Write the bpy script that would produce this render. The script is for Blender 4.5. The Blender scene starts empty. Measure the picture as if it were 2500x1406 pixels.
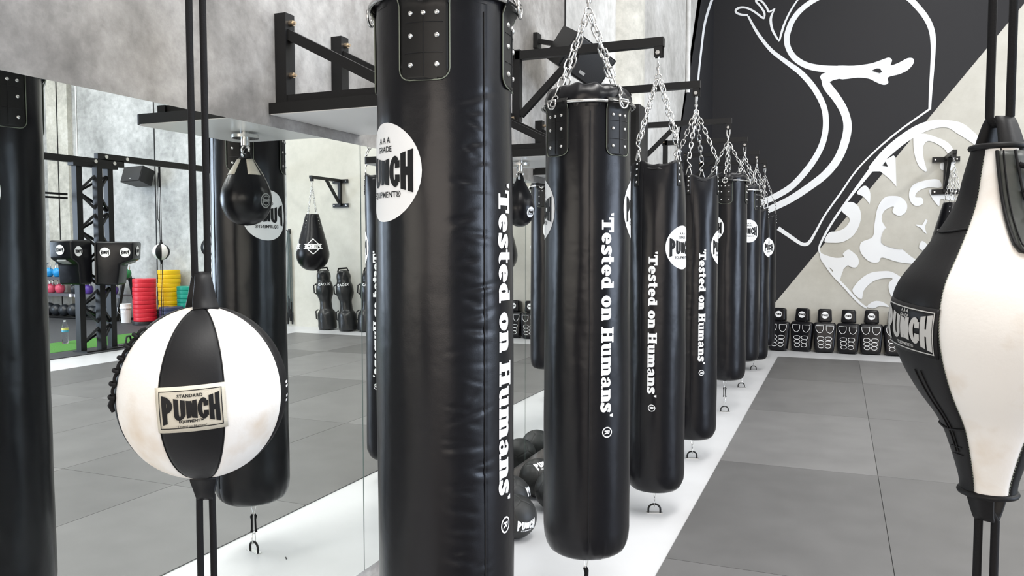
import bpy, bmesh, math, random
from mathutils import Vector, Matrix, noise
random.seed(7)
PI=math.pi; R_=math.radians
sc=bpy.context.scene; COL=sc.collection

# ------------------------------------------------------------------ camera, world, light, exposure
EYE=Vector((1.947,0,1.63)); FPX=1950.0; VX,VY=2050.0,600.0
_d=Vector(((VX-1250)/FPX,(703-VY)/FPX,1.0)).normalized()
_p=math.atan2(-_d.y,_d.z); _up=Vector((0,math.cos(_p),math.sin(_p))); _x=_up.cross(_d)
ROT=Matrix((_x,_d,_up))                       # rows: world axes seen from the camera (right, up, forward)
cam_d=bpy.data.cameras.new('camera'); cam=bpy.data.objects.new('camera',cam_d); COL.objects.link(cam)
cam_d.sensor_width=36; cam_d.lens=36*FPX/2500; cam_d.clip_start=0.02; cam_d.clip_end=200
_r=Vector((ROT[0][0],ROT[1][0],ROT[2][0])); _u=Vector((ROT[0][1],ROT[1][1],ROT[2][1])); _f=Vector((ROT[0][2],ROT[1][2],ROT[2][2]))
cam.matrix_world=Matrix(((_r.x,_u.x,-_f.x,EYE.x),(_r.y,_u.y,-_f.y,EYE.y),(_r.z,_u.z,-_f.z,EYE.z),(0,0,0,1)))
sc.camera=cam
w=bpy.data.worlds.new('world'); sc.world=w; w.use_nodes=True
w.node_tree.nodes['Background'].inputs[0].default_value=(.75,.85,1,1); w.node_tree.nodes['Background'].inputs[1].default_value=0.6
sc.view_settings.view_transform='Standard'; sc.view_settings.look='None'; sc.view_settings.gamma=1
sc.view_settings.use_curve_mapping=False; sc.view_settings.exposure=-0.12
sc.cycles.caustics_reflective=True; sc.cycles.caustics_refractive=False
sc.cycles.max_bounces=10; sc.cycles.diffuse_bounces=5; sc.cycles.glossy_bounces=5; sc.cycles.transmission_bounces=6
sc.cycles.sample_clamp_indirect=6
CEIL=7.6; DEND=13.3; WR=17.0; YB=-8.0
def area(name,loc,size,power,col=(1,1,1),rot=(0,0,0)):
    l=bpy.data.lights.new(name,'AREA'); l.shape='RECTANGLE'; l.size,l.size_y=size; l.energy=power; l.color=col
    o=bpy.data.objects.new(name,l); o.location=loc; o.rotation_euler=rot; COL.objects.link(o); return o
SKY=[((2.6,1.4),(1.5,6.0),640),((3.4,8.6),(1.3,6.0),300),((9.0,3.0),(1.3,8.0),600),((9.0,10.2),(1.3,5.0),330),((14.5,7.0),(1.3,9.0),520)]
for (x,y),s,pw in SKY: area('skylight_glow',(x,y,CEIL-.06),s,pw,(1,.98,.95))
area('door_daylight',(WR-.12,3.6,2.25),(4.3,7.2),1450,(.70,.81,1),(0,R_(90),0))
area('window_daylight',(4.6,YB+.12,2.6),(8.0,4.0),480,(1,.87,.75),(R_(90),0,0))

# ------------------------------------------------------------------ helpers
def ray(u,v): return ROT@Vector(((u-1250)/FPX,(703-v)/FPX,1.0))
def on(u,v,ax,val):
    d=ray(u,v); t=(val-EYE[ax])/d[ax]; return EYE+d*t
ORD=['first','second','third','fourth','fifth','sixth','seventh','eighth','ninth','tenth','eleventh','twelfth','thirteenth']
def nodes(name):
    m=bpy.data.materials.new(name); m.use_nodes=True; nt=m.node_tree; return m,nt,nt.nodes['Principled BSDF']
def mat(name,col,rough=.5,metal=0,bump=0,bscale=200,spec=.5,var=0,vscale=4,coat=0,dist=.002):
    m,nt,b=nodes(name); b.inputs['Base Color'].default_value=(*col,1); b.inputs['Roughness'].default_value=rough
    b.inputs['Metallic'].default_value=metal; b.inputs['Specular IOR Level'].default_value=spec; b.inputs['Coat Weight'].default_value=coat
    tc=nt.nodes.new('ShaderNodeTexCoord')
    if var:
        n=nt.nodes.new('ShaderNodeTexNoise'); n.inputs['Scale'].default_value=vscale; n.inputs['Detail'].default_value=6
        nt.links.new(tc.outputs['Object'],n.inputs['Vector'])
        r=nt.nodes.new('ShaderNodeValToRGB'); e=r.color_ramp.elements
        e[0].position=.3; e[1].position=.7
        e[0].color=(*[c*(1-var) for c in col],1); e[1].color=(*[min(1,c*(1+var)) for c in col],1)
        nt.links.new(n.outputs['Fac'],r.inputs['Fac']); nt.links.new(r.outputs['Color'],b.inputs['Base Color'])
    if bump:
        n=nt.nodes.new('ShaderNodeTexNoise'); n.inputs['Scale'].default_value=bscale; n.inputs['Detail'].default_value=3
        nt.links.new(tc.outputs['Object'],n.inputs['Vector'])
        k=nt.nodes.new('ShaderNodeBump'); k.inputs['Strength'].default_value=bump; k.inputs['Distance'].default_value=dist
        nt.links.new(n.outputs['Fac'],k.inputs['Height']); nt.links.new(k.outputs['Normal'],b.inputs['Normal'])
    return m
def concrete(name,c0,c1,c2,scale=1.2,rough=.6,bump=.3,mot=.55):
    m,nt,b=nodes(name); b.inputs['Roughness'].default_value=rough
    tc=nt.nodes.new('ShaderNodeTexCoord')
    n1=nt.nodes.new('ShaderNodeTexNoise'); n1.inputs['Scale'].default_value=scale; n1.inputs['Detail'].default_value=9; n1.inputs['Roughness'].default_value=.62; n1.inputs['Distortion'].default_value=.15
    n2=nt.nodes.new('ShaderNodeTexNoise'); n2.inputs['Scale'].default_value=scale*9; n2.inputs['Detail'].default_value=6; n2.inputs['Roughness'].default_value=.7
    for n in(n1,n2): nt.links.new(tc.outputs['Object'],n.inputs['Vector'])
    r=nt.nodes.new('ShaderNodeValToRGB'); e=r.color_ramp.elements
    e[0].position=.36; e[0].color=(*c0,1); e[1].position=.64; e[1].color=(*c2,1); x=e.new(.5); x.color=(*c1,1)
    nt.links.new(n1.outputs['Fac'],r.inputs['Fac'])
    mx=nt.nodes.new('ShaderNodeMixRGB'); mx.blend_type='OVERLAY'; mx.inputs[0].default_value=mot
    nt.links.new(r.outputs['Color'],mx.inputs[1]); nt.links.new(n2.outputs['Fac'],mx.inputs[2]); nt.links.new(mx.outputs[0],b.inputs['Base Color'])
    k=nt.nodes.new('ShaderNodeBump'); k.inputs['Strength'].default_value=bump; k.inputs['Distance'].default_value=.004
    nt.links.new(n2.outputs['Fac'],k.inputs['Height']); nt.links.new(k.outputs['Normal'],b.inputs['Normal'])
    return m
def vinyl(name,col,rough,bump=.25,spec=.4):
    m,nt,b=nodes(name); b.inputs['Specular IOR Level'].default_value=spec; b.inputs['Base Color'].default_value=(*col,1); b.inputs['Roughness'].default_value=rough
    tc=nt.nodes.new('ShaderNodeTexCoord')
    n1=nt.nodes.new('ShaderNodeTexNoise'); n1.inputs['Scale'].default_value=7; n1.inputs['Detail'].default_value=3
    n2=nt.nodes.new('ShaderNodeTexNoise'); n2.inputs['Scale'].default_value=260; n2.inputs['Detail'].default_value=2
    for n in(n1,n2): nt.links.new(tc.outputs['Object'],n.inputs['Vector'])
    k1=nt.nodes.new('ShaderNodeBump'); k1.inputs['Strength'].default_value=bump; k1.inputs['Distance'].default_value=.012
    k2=nt.nodes.new('ShaderNodeBump'); k2.inputs['Strength'].default_value=.12; k2.inputs['Distance'].default_value=.001
    nt.links.new(n1.outputs['Fac'],k1.inputs['Height']); nt.links.new(n2.outputs['Fac'],k2.inputs['Height'])
    nt.links.new(k1.outputs['Normal'],k2.inputs['Normal']); nt.links.new(k2.outputs['Normal'],b.inputs['Normal'])
    return m
M={}
M['vinyl']=vinyl('black_vinyl',(.0045,.0045,.0062),.28,.25,.3)
M['leather']=vinyl('black_leather',(.008,.008,.009),.5,.15,.25)
M['patch']=vinyl('patch_leather',(.006,.006,.006),.42,.1,.3)
M['print']=mat('white_print',(.86,.87,.88),.45)
M['ink']=mat('black_ink',(.01,.01,.011),.55,spec=.2)
M['chrome']=mat('zinc_steel',(.72,.72,.71),.24,1)
M['bsteel']=mat('black_steel',(.009,.009,.0095),.42,0,.1,120,spec=.3)
M['brass']=mat('brass_bolt',(.62,.5,.36),.35,1)
M['piping']=mat('grey_piping',(.16,.18,.14),.5)
M['cream']=mat('cream_leather',(.72,.66,.55),.6,0,.2,90)
M['whiteleather']=mat('white_leather',(.8,.78,.74),.5,0,.15,150,var=.04,vscale=9)
_e=[n for n in M['whiteleather'].node_tree.nodes if n.type=='VALTORGB'][0].color_ramp.elements; _e[0].color=(.66,.56,.45,1); _e[0].position=.28; _e[1].color=(.82,.8,.77,1); _e[1].position=.5
M['cord']=mat('black_cord',(.009,.009,.01),.75,0,.3,400,spec=.2)
M['label']=mat('label_cloth',(.58,.54,.45),.8,0,.2,500)
M['greyprint']=mat('grey_print',(.36,.36,.35),.7)
M['rubberball']=vinyl('medicine_ball_rubber',(.02,.021,.021),.48,.1)
M['board']=mat('board_black',(.01,.01,.01),.6,spec=.25)
M['boardunder']=mat('board_white_underside',(.8,.8,.79),.3)
M['conc']=concrete('wall_concrete',(.15,.142,.132),(.27,.258,.243),(.41,.40,.385),1.7,.5,.5)
M['concfar']=concrete('wall_concrete_far',(.36,.355,.34),(.48,.475,.46),(.6,.6,.59),.9,.55)
M['concend']=concrete('end_wall_concrete',(.29,.295,.29),(.43,.435,.43),(.52,.525,.52),.9,.7,.2)
M['beige']=concrete('end_wall_paint',(.50,.485,.43),(.54,.525,.47),(.57,.555,.5),.5,.75,.1,.18)
M['pil']=concrete('pilaster_concrete',(.42,.41,.37),(.5,.49,.44),(.58,.57,.52),1.0,.7,.2)
M['muralblack']=mat('mural_black_paint',(.02,.02,.0225),.6,0,.1,40,spec=.25)
M['muralwhite']=mat('mural_white_paint',(.84,.86,.88),.6)
M['floor']=mat('floor_concrete_white',(.58,.585,.6),.32,0,.05,30,var=.05,vscale=2)
M['mats']=[mat('mat_grey_%d'%i,(c,c*.985,c*.985),.4,0,.15,500,var=.1,vscale=3) for i,c in enumerate((.115,.138,.162))]  # grey steps between tiles paint in the sheen of alternating grain direction
M['rubberfloor']=mat('dark_rubber_floor',(.035,.037,.042),.7,0,.3,300,var=.2,vscale=20)
M['turf']=mat('green_turf',(.09,.3,.045),.95,0,1,500,var=.3,vscale=60,dist=.01)
M['ceil']=mat('ceiling_sheet',(.7,.7,.69),.7)
M['skyl']=mat('skylight_sheet',(.9,.9,.9),.5)
M['wallr']=concrete('far_wall_concrete',(.5,.5,.49),(.58,.58,.57),(.66,.66,.65),.8,.7,.1)
m,nt,b=nodes('mirror_glass'); b.inputs['Base Color'].default_value=(.9,.93,.91,1); b.inputs['Metallic'].default_value=1; b.inputs['Roughness'].default_value=0; M['mirror']=m
M['mirroredge']=mat('mirror_edge',(.2,.26,.24),.2)
m,nt,b=nodes('clear_plastic'); b.inputs['Transmission Weight'].default_value=1; b.inputs['Roughness'].default_value=.05; b.inputs['IOR'].default_value=1.2; b.inputs['Base Color'].default_value=(.95,.97,1,1); M['clear']=m
for n,c in dict(red=(.62,.012,.03),yellow=(.8,.5,.0),green=(.0,.27,.2),blueb=(.03,.035,.09),blackb=(.018,.018,.02)).items(): M['pl_'+n]=mat('bumper_'+n,c,.45)
for n,c in dict(blue=(.02,.3,.68),pink=(.72,.1,.17),black=(.03,.035,.04),purple=(.12,.06,.36),dgreen=(.02,.17,.06)).items(): M['kb_'+n]=mat('kettlebell_'+n,c,.28)
M['ball_d']=mat('slam_ball_black',(.022,.026,.032),.35)
M['bucket']=mat('white_plastic',(.8,.81,.82),.35)
M['lbl_y']=mat('label_yellow',(.75,.68,.2),.5); M['lbl_b']=mat('label_blue',(.1,.4,.65),.5)
M['greyfoam']=mat('grey_vinyl',(.3,.31,.31),.5)
M['cable']=mat('tube_green',(.1,.13,.13),.5)

class MB:
    """collects faces; build() links them as one mesh object"""
    def __init__(s): s.v=[]; s.f=[]; s.sm=[]; s.mi=[]; s.flat=False
    def add(s,vs,fs,smooth=False,mi=0,mx=None):
        k=len(s.v)
        for p in vs:
            p=Vector(p); s.v.append(tuple(mx@p) if mx else tuple(p))
        for f in fs: s.f.append(tuple(i+k for i in f)); s.sm.append(smooth); s.mi.append(mi)
        return s
    def box(s,c,d,rot=None,mi=0,bev=0):
        hx,hy,hz=d[0]/2,d[1]/2,d[2]/2; mx=Matrix.Translation(Vector(c))@(rot.to_4x4() if rot else Matrix.Identity(4))
        if bev<=0:
            vs=[(x,y,z) for x in(-hx,hx) for y in(-hy,hy) for z in(-hz,hz)]
            fs=[(0,1,3,2),(4,6,7,5),(0,4,5,1),(2,3,7,6),(0,2,6,4),(1,5,7,3)]
            return s.add(vs,fs,False,mi,mx)
        bm=bmesh.new(); bmesh.ops.create_cube(bm,size=1); bmesh.ops.scale(bm,vec=d,verts=bm.verts)
        bmesh.ops.bevel(bm,geom=bm.edges[:],offset=bev,segments=3,profile=.5,affect='EDGES')
        bm.verts.index_update(); vs=[v.co.copy() for v in bm.verts]; fs=[[v.index for v in f.verts] for f in bm.faces]; bm.free()
        return s.add(vs,fs,True,mi,mx)
    def bar(s,p0,p1,w,h,up=(0,0,1),mi=0):
        p0,p1=Vector(p0),Vector(p1); d=(p1-p0); L=d.length; d.normalize(); up=Vector(up)
        x=d.cross(up)
        if x.length<1e-4: x=d.cross(Vector((0,1,0)))
        x.normalize(); y=x.cross(d); rot=Matrix((x,d,y)).transposed()
        return s.box((p0+p1)/2,(w,L,h),rot,mi)
    def tube(s,pts,r,seg=8,closed=False,mi=0,caps=True):
        pts=[Vector(p) for p in pts]; n=len(pts); rs=r if isinstance(r,(list,tuple)) else [r]*n
        vs=[]; prev=None
        for i,p in enumerate(pts):
            if closed: t=pts[(i+1)%n]-pts[i-1]
            else: t=pts[min(i+1,n-1)]-pts[max(i-1,0)]
            t.normalize()
            if prev is None:
                a=Vector((0,0,1)) if abs(t.z)<.9 else Vector((1,0,0)); nx=t.cross(a).normalized()
            else:
                nx=prev-t*prev.dot(t)
                if nx.length<1e-6: nx=t.orthogonal()
                nx.normalize()
            prev=nx; ny=t.cross(nx)
            for k in range(seg):
                a=2*PI*k/seg; vs.append(p+(nx*math.cos(a)+ny*math.sin(a))*rs[i])
        fs=[]
        for i in range(n if closed else n-1):
            j=(i+1)%n
            for k in range(seg):
                l=(k+1)%seg; fs.append((i*seg+k,i*seg+l,j*seg+l,j*seg+k))
        if not closed and caps: fs.append(tuple(range(seg))[::-1]); fs.append(tuple((n-1)*seg+k for k in range(seg)))
        return s.add(vs,fs,True,mi)
    def cyl(s,p0,p1,r,seg=16,mi=0,r1=None): return s.tube([p0,p1],[r,r if r1 is None else r1],seg,mi=mi)
    def lathe(s,prof,seg=32,c=(0,0,0),mi=0,mx=None,fn=None,smooth=True):
        vs=[];fs=[];c=Vector(c); n=len(prof)
        for (r,z) in prof:
            for k in range(seg):
                a=2*PI*k/seg; rr=fn(a,z,r) if fn else r
                vs.append(c+Vector((rr*math.cos(a),rr*math.sin(a),z)))
        for i in range(n-1):
            for k in range(seg):
                l=(k+1)%seg; fs.append((i*seg+k,i*seg+l,(i+1)*seg+l,(i+1)*seg+k))
        if prof[0][0]>1e-6: fs.append(tuple(range(seg))[::-1])
        if prof[-1][0]>1e-6: fs.append(tuple((n-1)*seg+k for k in range(seg)))
        return s.add(vs,fs,smooth,mi,mx)
    def ball(s,c,r,seg=24,rings=14,mi=0,sq=(1,1,1)):
        pr=[(r*math.sin(PI*i/rings),-r*math.cos(PI*i/rings)) for i in range(rings+1)]
        return s.lathe(pr,seg,(0,0,0),mi,Matrix.Translation(Vector(c))@Matrix.Diagonal((*sq,1)))
    def prism(s,poly,z0,z1,mx=None,mi=0):
        n=len(poly); vs=[(x,y,z0) for x,y in poly]+[(x,y,z1) for x,y in poly]
        fs=[tuple(range(n))[::-1],tuple(range(n,2*n))]+[(i,(i+1)%n,n+(i+1)%n,n+i) for i in range(n)]
        return s.add(vs,fs,False,mi,mx)
    def build(s,name,mats,parent=None,loc=None):
        me=bpy.data.meshes.new(name); me.from_pydata(s.v,[],s.f)
        me.polygons.foreach_set('use_smooth',s.sm); me.polygons.foreach_set('material_index',s.mi)
        for m_ in (mats if isinstance(mats,(list,tuple)) else [mats]): me.materials.append(m_)
        bm=bmesh.new(); bm.from_mesh(me); bmesh.ops.remove_doubles(bm,verts=bm.verts,dist=1e-6); None if s.flat else bmesh.ops.recalc_face_normals(bm,faces=bm.faces); bm.to_mesh(me); bm.free()
        try: me.set_sharp_from_angle(angle=R_(75))
        except Exception: pass
        me.update(); o=bpy.data.objects.new(name,me); COL.objects.link(o)
        if parent: o.parent=parent
        if loc is not None: o.location=loc
        return o
def tag(o,label,cat,group=None,kind=None):
    if label: o['label']=label
    if cat: o['category']=cat
    if group: o['group']=group
    if kind: o['kind']=kind
    return o
def thing(name,label,cat,loc=(0,0,0),rz=0,group=None):
    o=bpy.data.objects.new(name,None); o.empty_display_size=.05; o.location=loc; o.rotation_euler=(0,0,rz); COL.objects.link(o); return tag(o,label,cat,group)
def struct(o): o['kind']='structure'; return o
def copy_tree(o,parent=None):
    c=o.copy(); COL.objects.link(c)
    if parent: c.parent=parent; c.matrix_parent_inverse=o.matrix_parent_inverse
    for ch in list(o.children): copy_tree(ch,c)
    return c

# ------------------------------------------------------------------ flat lettering (2-D polygons), later laid on surfaces
def rect(x0,y0,x1,y1): return [(x0,y0),(x1,y0),(x1,y1),(x0,y1)]
def stroke(pts,ws):
    if not isinstance(ws,(list,tuple)): ws=[ws]*len(pts)
    out=[];L=[];Rr=[]
    n=len(pts)
    for i,(x,y) in enumerate(pts):
        a=pts[max(i-1,0)];b_=pts[min(i+1,n-1)]; tx,ty=b_[0]-a[0],b_[1]-a[1]; l=math.hypot(tx,ty) or 1
        nx,ny=-ty/l,tx/l; h=ws[i]/2; L.append((x+nx*h,y+ny*h)); Rr.append((x-nx*h,y-ny*h))
    for i in range(n-1): out.append([L[i],Rr[i],Rr[i+1],L[i+1]])
    return out
def arc(cx,cy,ro,ri,a0,a1,n=20):
    out=[]
    for i in range(n):
        a=R_(a0+(a1-a0)*i/n); b_=R_(a0+(a1-a0)*(i+1)/n)
        out.append([(cx+ro[0]*math.cos(a),cy+ro[1]*math.sin(a)),(cx+ro[0]*math.cos(b_),cy+ro[1]*math.sin(b_)),(cx+ri[0]*math.cos(b_),cy+ri[1]*math.sin(b_)),(cx+ri[0]*math.cos(a),cy+ri[1]*math.sin(a))])
    return out
def smooth(pts,n=6,closed=False):
    P=[Vector(p) for p in pts]; out=[]; m_=len(P)
    for i in range(m_ if closed else m_-1):
        p0=P[i-1] if (i>0 or closed) else P[0]; p1=P[i]; p2=P[(i+1)%m_]; p3=P[(i+2)%m_] if (closed or i+2<m_) else P[-1]
        for k in range(n):
            t=k/n; out.append(tuple(.5*((2*p1)+(-p0+p2)*t+(2*p0-5*p1+4*p2-p3)*t*t+(-p0+3*p1-3*p2+p3)*t**3)))
    if not closed: out.append(tuple(P[-1]))
    return out
X_=.76
G={}
G['T']=(.84,[rect(0,.76,.84,1),rect(0,.58,.12,.8),rect(.72,.58,.84,.8),rect(.28,0,.56,1),rect(.14,0,.7,.13)])
G['e']=(.68,arc(.34,.38,(.34,.39),(.06,.19),0,318)+[rect(.2,.31,.66,.46)])
_s0=[(.5,.6),(.42,.685),(.3,.7),(.17,.66),(.15,.54),(.25,.44),(.36,.36),(.44,.26),(.42,.13),(.3,.07),(.16,.09),(.06,.18)]
G['s']=(.58,stroke(smooth(_s0,4),.235)+[rect(.44,.52,.55,.76),rect(.0,.0,.12,.26)])
G['t']=(.5,[rect(.1,.16,.37,1.0),rect(0,.6,.5,.76)]+arc(.37,.2,(.27,.21),(.0,.06),180,305,8))
G['d']=(.72,arc(.3,.38,(.3,.39),(.05,.2),0,360)+[rect(.37,0,.64,1),rect(.28,.87,.5,1),rect(.5,0,.72,.12)])
G['o']=(.68,arc(.34,.38,(.34,.39),(.06,.2),0,360))
def _n(x): return [rect(x+.05,0,x+.34,X_),rect(x,.63,x+.2,X_),rect(x,0,x+.38,.14),rect(x+.42,0,x+.71,.52),rect(x+.4,0,x+.76,.14)]+arc(x+.42,.5,(.29,.27),(.0,.06),0,140,10)
G['n']=(.76,_n(0))
G['m']=(1.16,_n(0)+[rect(.79,0,1.08,.52),rect(.78,0,1.13,.14)]+arc(.79,.5,(.29,.27),(.0,.06),0,140,10))
G['u']=(.76,[rect(.06,.22,.32,X_),rect(0,.64,.3,X_),rect(.44,0,.7,X_),rect(.38,.64,.6,X_),rect(.6,0,.76,.12)]+arc(.32,.26,(.26,.27),(.0,.1),180,320,10))
G['H']=(.92,[rect(.08,0,.37,1),rect(.55,0,.84,1),rect(.3,.42,.6,.6),rect(0,.87,.45,1),rect(0,0,.45,.13),rect(.47,.87,.92,1),rect(.47,0,.92,.13)])
G['a']=(.7,arc(.26,.2,(.26,.21),(.07,.1),0,360,14)+[rect(.34,.08,.6,.54),rect(.5,0,.7,.12)]+arc(.34,.52,(.26,.25),(.0,.1),0,150,10)+[rect(.04,.5,.24,.64)])
G["'"]=(.3,[[(.05,1),(.25,1),(.2,.72),(.1,.72)]])
G[' ']=(.3,[])
def slab(txt,track=.05):
    x=0;out=[]
    for ch in txt:
        a,ps=G[ch]; out+=[[(px+x,py) for px,py in p] for p in ps]; x+=a+track
    return out,x-track
# the trade name: letters flaring at both ends
def flare(x): return .56+.44*abs(2*x-1)**1.25
def name_polys():
    o=[]
    o+=[rect(0,-.5,.088,.5)]+arc(.06,.19,(.135,.31),(.04,.13),-90,90,14)+[rect(.03,.32,.07,.5),rect(.03,-.12,.07,.06)]
    o+=[rect(.215,-.2,.298,.5),rect(.332,-.2,.415,.5)]+arc(.315,-.2,(.1,.3),(.017,.12),180,360,14)
    o+=[rect(.43,-.5,.508,.5),rect(.537,-.5,.615,.5),[(.508,.5),(.508,-.32),(.525,-.5),(.537,-.5),(.537,.32),(.52,.5)]]
    o+=arc(.718,0,(.096,.5),(.018,.28),45,315,20)+[rect(.728,.1,.808,.32),rect(.728,-.32,.808,-.1)]
    o+=[rect(.82,-.5,.9,.5),rect(.925,-.5,1.005,.5),rect(.86,-.11,.96,.11)]
    return o
def dense(polys,sx,sy):
    """cut polygons on a grid so they bend"""
    bm=bmesh.new()
    for p in polys:
        if sum(p[i-1][0]*p[i][1]-p[i][0]*p[i-1][1] for i in range(len(p)))<0: p=p[::-1]
        try: bm.faces.new([bm.verts.new((x,y,0)) for x,y in p])
        except Exception: pass
    bmesh.ops.triangulate(bm,faces=[f for f in bm.faces if len(f.verts)>4])
    if bm.verts:
        for ax,st in((0,sx),(1,sy)):
            if not st: continue
            lo=min(v.co[ax] for v in bm.verts); hi=max(v.co[ax] for v in bm.verts); k=math.floor(lo/st)+1
            while k*st<hi:
                no=Vector((0,0,0)); no[ax]=1; co=no*(k*st)
                bmesh.ops.bisect_plane(bm,geom=bm.verts[:]+bm.edges[:]+bm.faces[:],plane_co=co,plane_no=no); k+=1
    bm.verts.index_update()
    r=([(v.co.x,v.co.y) for v in bm.verts],[[v.index for v in f.verts] for f in bm.faces]); bm.free(); return r
_pun=dense(name_polys(),.05,.125)
def name_flat(wd,ht):
    """(verts, faces) of the flared name, centred, wd wide, ht tall at its ends"""
    return [((x-.5)*wd,y*ht*flare(x)) for x,y in _pun[0]],_pun[1]
_tc={}
def small(txt,height,bold=.0,spacing=1.0,sx=.5):
    key=(txt,bold,spacing)
    if key not in _tc:
        cu=bpy.data.curves.new('txt','FONT'); cu.body=txt; cu.size=1; cu.offset=bold; cu.align_x='CENTER'; cu.space_character=spacing; cu.resolution_u=3
        o=bpy.data.objects.new('txt',cu); COL.objects.link(o); bpy.context.view_layer.update()
        me=o.evaluated_get(bpy.context.evaluated_depsgraph_get()).to_mesh()
        pol=[[(me.vertices[i].co.x,me.vertices[i].co.y) for i in p.vertices] for p in me.polygons]
        ys=[q[1] for p in pol for q in p]; xs=[q[0] for p in pol for q in p]; h=max(ys)-min(ys); my=(max(ys)+min(ys))/2; mx=(max(xs)+min(xs))/2
        _tc[key]=[[((x-mx)/h,(y-my)/h) for x,y in p] for p in pol]
        o.to_mesh_clear() if False else None
        bpy.data.objects.remove(o); bpy.data.curves.remove(cu)
    return dense([[(x*height,y*height) for x,y in p] for p in _tc[key]],.02,0)
def disc(r,n=48,k=1): return [[(r*math.cos(2*PI*i/n)*k,r*math.sin(2*PI*i/n)) for i in range(n)]]
def put(mb,vf,fn,mi=0,dx=0,dy=0):
    vs,fs=vf; mb.flat=True; mb.add([fn(x+dx,y+dy) for x,y in vs],fs,False,mi)
def emblem_parts(R,fn,fn2,parent,full=True,under='logo',mi_mat=None):
    """round white emblem: disc + lettering; fn/fn2 place (x,y) on the surface and a hair above it"""
    a=MB(); put(a,dense(disc(R),R/6,R/6),fn); lo=a.build('logo',M['print'],parent)
    t=MB(); put(t,name_flat(R*1.62,R*.86),fn2)
    if full:
        put(t,small('EQUIPMENT®',R*.15,.012),fn2,0,0,-R*.46); put(t,small('A A A',R*.12,.01),fn2,0,0,R*.64); put(t,small('GRADE',R*.12,.01),fn2,0,0,R*.46)
    t.build('logo_lettering',M['ink'],lo); return lo
TXT,TXW=slab("'Tested on Humans'",.03)
def reg_mark(s): # circled R
    o=arc(0,0,(.5*s,.5*s),(.4*s,.4*s),0,360,28)+[rect(-.17*s,-.26*s,-.06*s,.26*s)]+arc(-.06*s,.1*s,(.22*s,.16*s),(.1*s,.06*s),-90,90,8)+[[(-.02*s,-.02*s),(.1*s,-.02*s),(.22*s,-.26*s),(.1*s,-.26*s)]]
    return o

# ------------------------------------------------------------------ room shell
def slab_obj(name,x0,x1,y0,y1,z0,z1,m_):
    b_=MB(); b_.box(((x0+x1)/2,(y0+y1)/2,(z0+z1)/2),(x1-x0,y1-y0,z1-z0)); return struct(b_.build(name,m_))
slab_obj('floor',-.2,WR+.2,YB-.2,DEND+.2,-.2,0,M['floor'])
slab_obj('wall_left',-.2,0,YB-.2,5.8,0,CEIL,M['conc']); slab_obj('wall_left_far',-.2,0,5.8,DEND,0,CEIL,M['concfar'])
_xs=8.45
slab_obj('wall_end',-.2,_xs,DEND,DEND+.2,0,CEIL,M['beige'])
slab_obj('wall_end_bare',_xs,WR+.2,DEND,DEND+.2,0,CEIL,M['concend'])
slab_obj('wall_right_near',WR,WR+.2,YB-.2,-.05,0,CEIL,M['wallr']); slab_obj('wall_right_far',WR,WR+.2,7.25,DEND,0,CEIL,M['wallr']); slab_obj('wall_right_top',WR,WR+.2,-.05,7.25,4.45,CEIL,M['wallr'])
slab_obj('wall_back_left',-.2,.55,YB-.2,YB,0,CEIL,M['wallr']); slab_obj('wall_back_right',8.65,WR+.2,YB-.2,YB,0,CEIL,M['wallr']); slab_obj('wall_back_top',.55,8.65,YB-.2,YB,4.65,CEIL,M['wallr']); slab_obj('wall_back_base',.55,8.65,YB-.2,YB,0,.55,M['wallr'])
slab_obj('ceiling',-.2,WR+.2,YB-.2,DEND+.2,CEIL,CEIL+.2,M['ceil'])
slab_obj('trim_1',14.44,15.12,DEND-.12,DEND,0,CEIL,M['pil'])     # pilaster on the end wall
for k,x in enumerate((11.95,14.76)):
    b_=MB(); b_.box((x,DEND-(.125 if k else .004),CEIL/2),(.025,.01,CEIL)); struct(b_.build('trim_%d'%(2+k),M['bsteel']))
# left wall: panel joints, round downpipe column, conduit
for k,y in enumerate((5.8,8.35)):
    b_=MB(); b_.box((.003,y,(2.07+CEIL)/2),(.008,.02,CEIL-2.07)); struct(b_.build('trim_%d'%(4+k),M['bsteel']))
b_=MB(); b_.cyl((-.1,7.55,2.08),(-.1,7.55,CEIL),.3,32); struct(b_.build('trim_6',M['pil']))
b_=MB(); b_.cyl((.03,10.86,3.67),(.03,10.86,CEIL),.03,12); b_.box((.02,10.86,5.2),(.04,.1,.03)); struct(b_.build('trim_7',M['wallr']))
# roller door surround
b_=MB(); b_.box((WR-.06,-.1,2.2),(.12,.12,4.4)); b_.box((WR-.06,7.3,2.2),(.12,.12,4.4)); b_.box((WR-.1,3.6,4.55),(.3,7.5,.3)); struct(b_.build('door_1',M['bsteel']))
for i,((x,y),s,pw) in enumerate(SKY):
    b_=MB(); b_.box((x,y,CEIL-.02),(s[0]+.1,s[1]+.1,.04)); struct(b_.build('window_%d'%(i+1),M['skyl']))
# mirrors
MJ=[-4.9,-2.93,-.96,1.015,2.99,4.965,6.94,8.9]
MW=['far behind the camera','behind the camera','beside the camera','with the nearest bag reflected at its edge','behind the round double end ball, framing the pear bag','behind the nearest heavy bag','beyond the pile of medicine balls']
for i in range(len(MJ)-1):
    t=thing('wall_mirror','tall frameless wall mirror panel '+MW[i],'mirror',(0,MJ[i],.18),0,'mirror panels along the left wall')
    b_=MB(); L=MJ[i+1]-MJ[i]-.004; b_.box((.004,.002+L/2,(2.066-.18)/2),(.008,L,2.066-.18)); b_.build('backing',M['mirroredge'],t)
    b_=MB(); z1=2.066-.18; b_.add([(.0085,.003,.001),(.0085,L,.001),(.0085,L,z1),(.0085,.003,z1)],[(0,1,2,3)]); b_.build('glass',M['mirror'],t)
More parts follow.
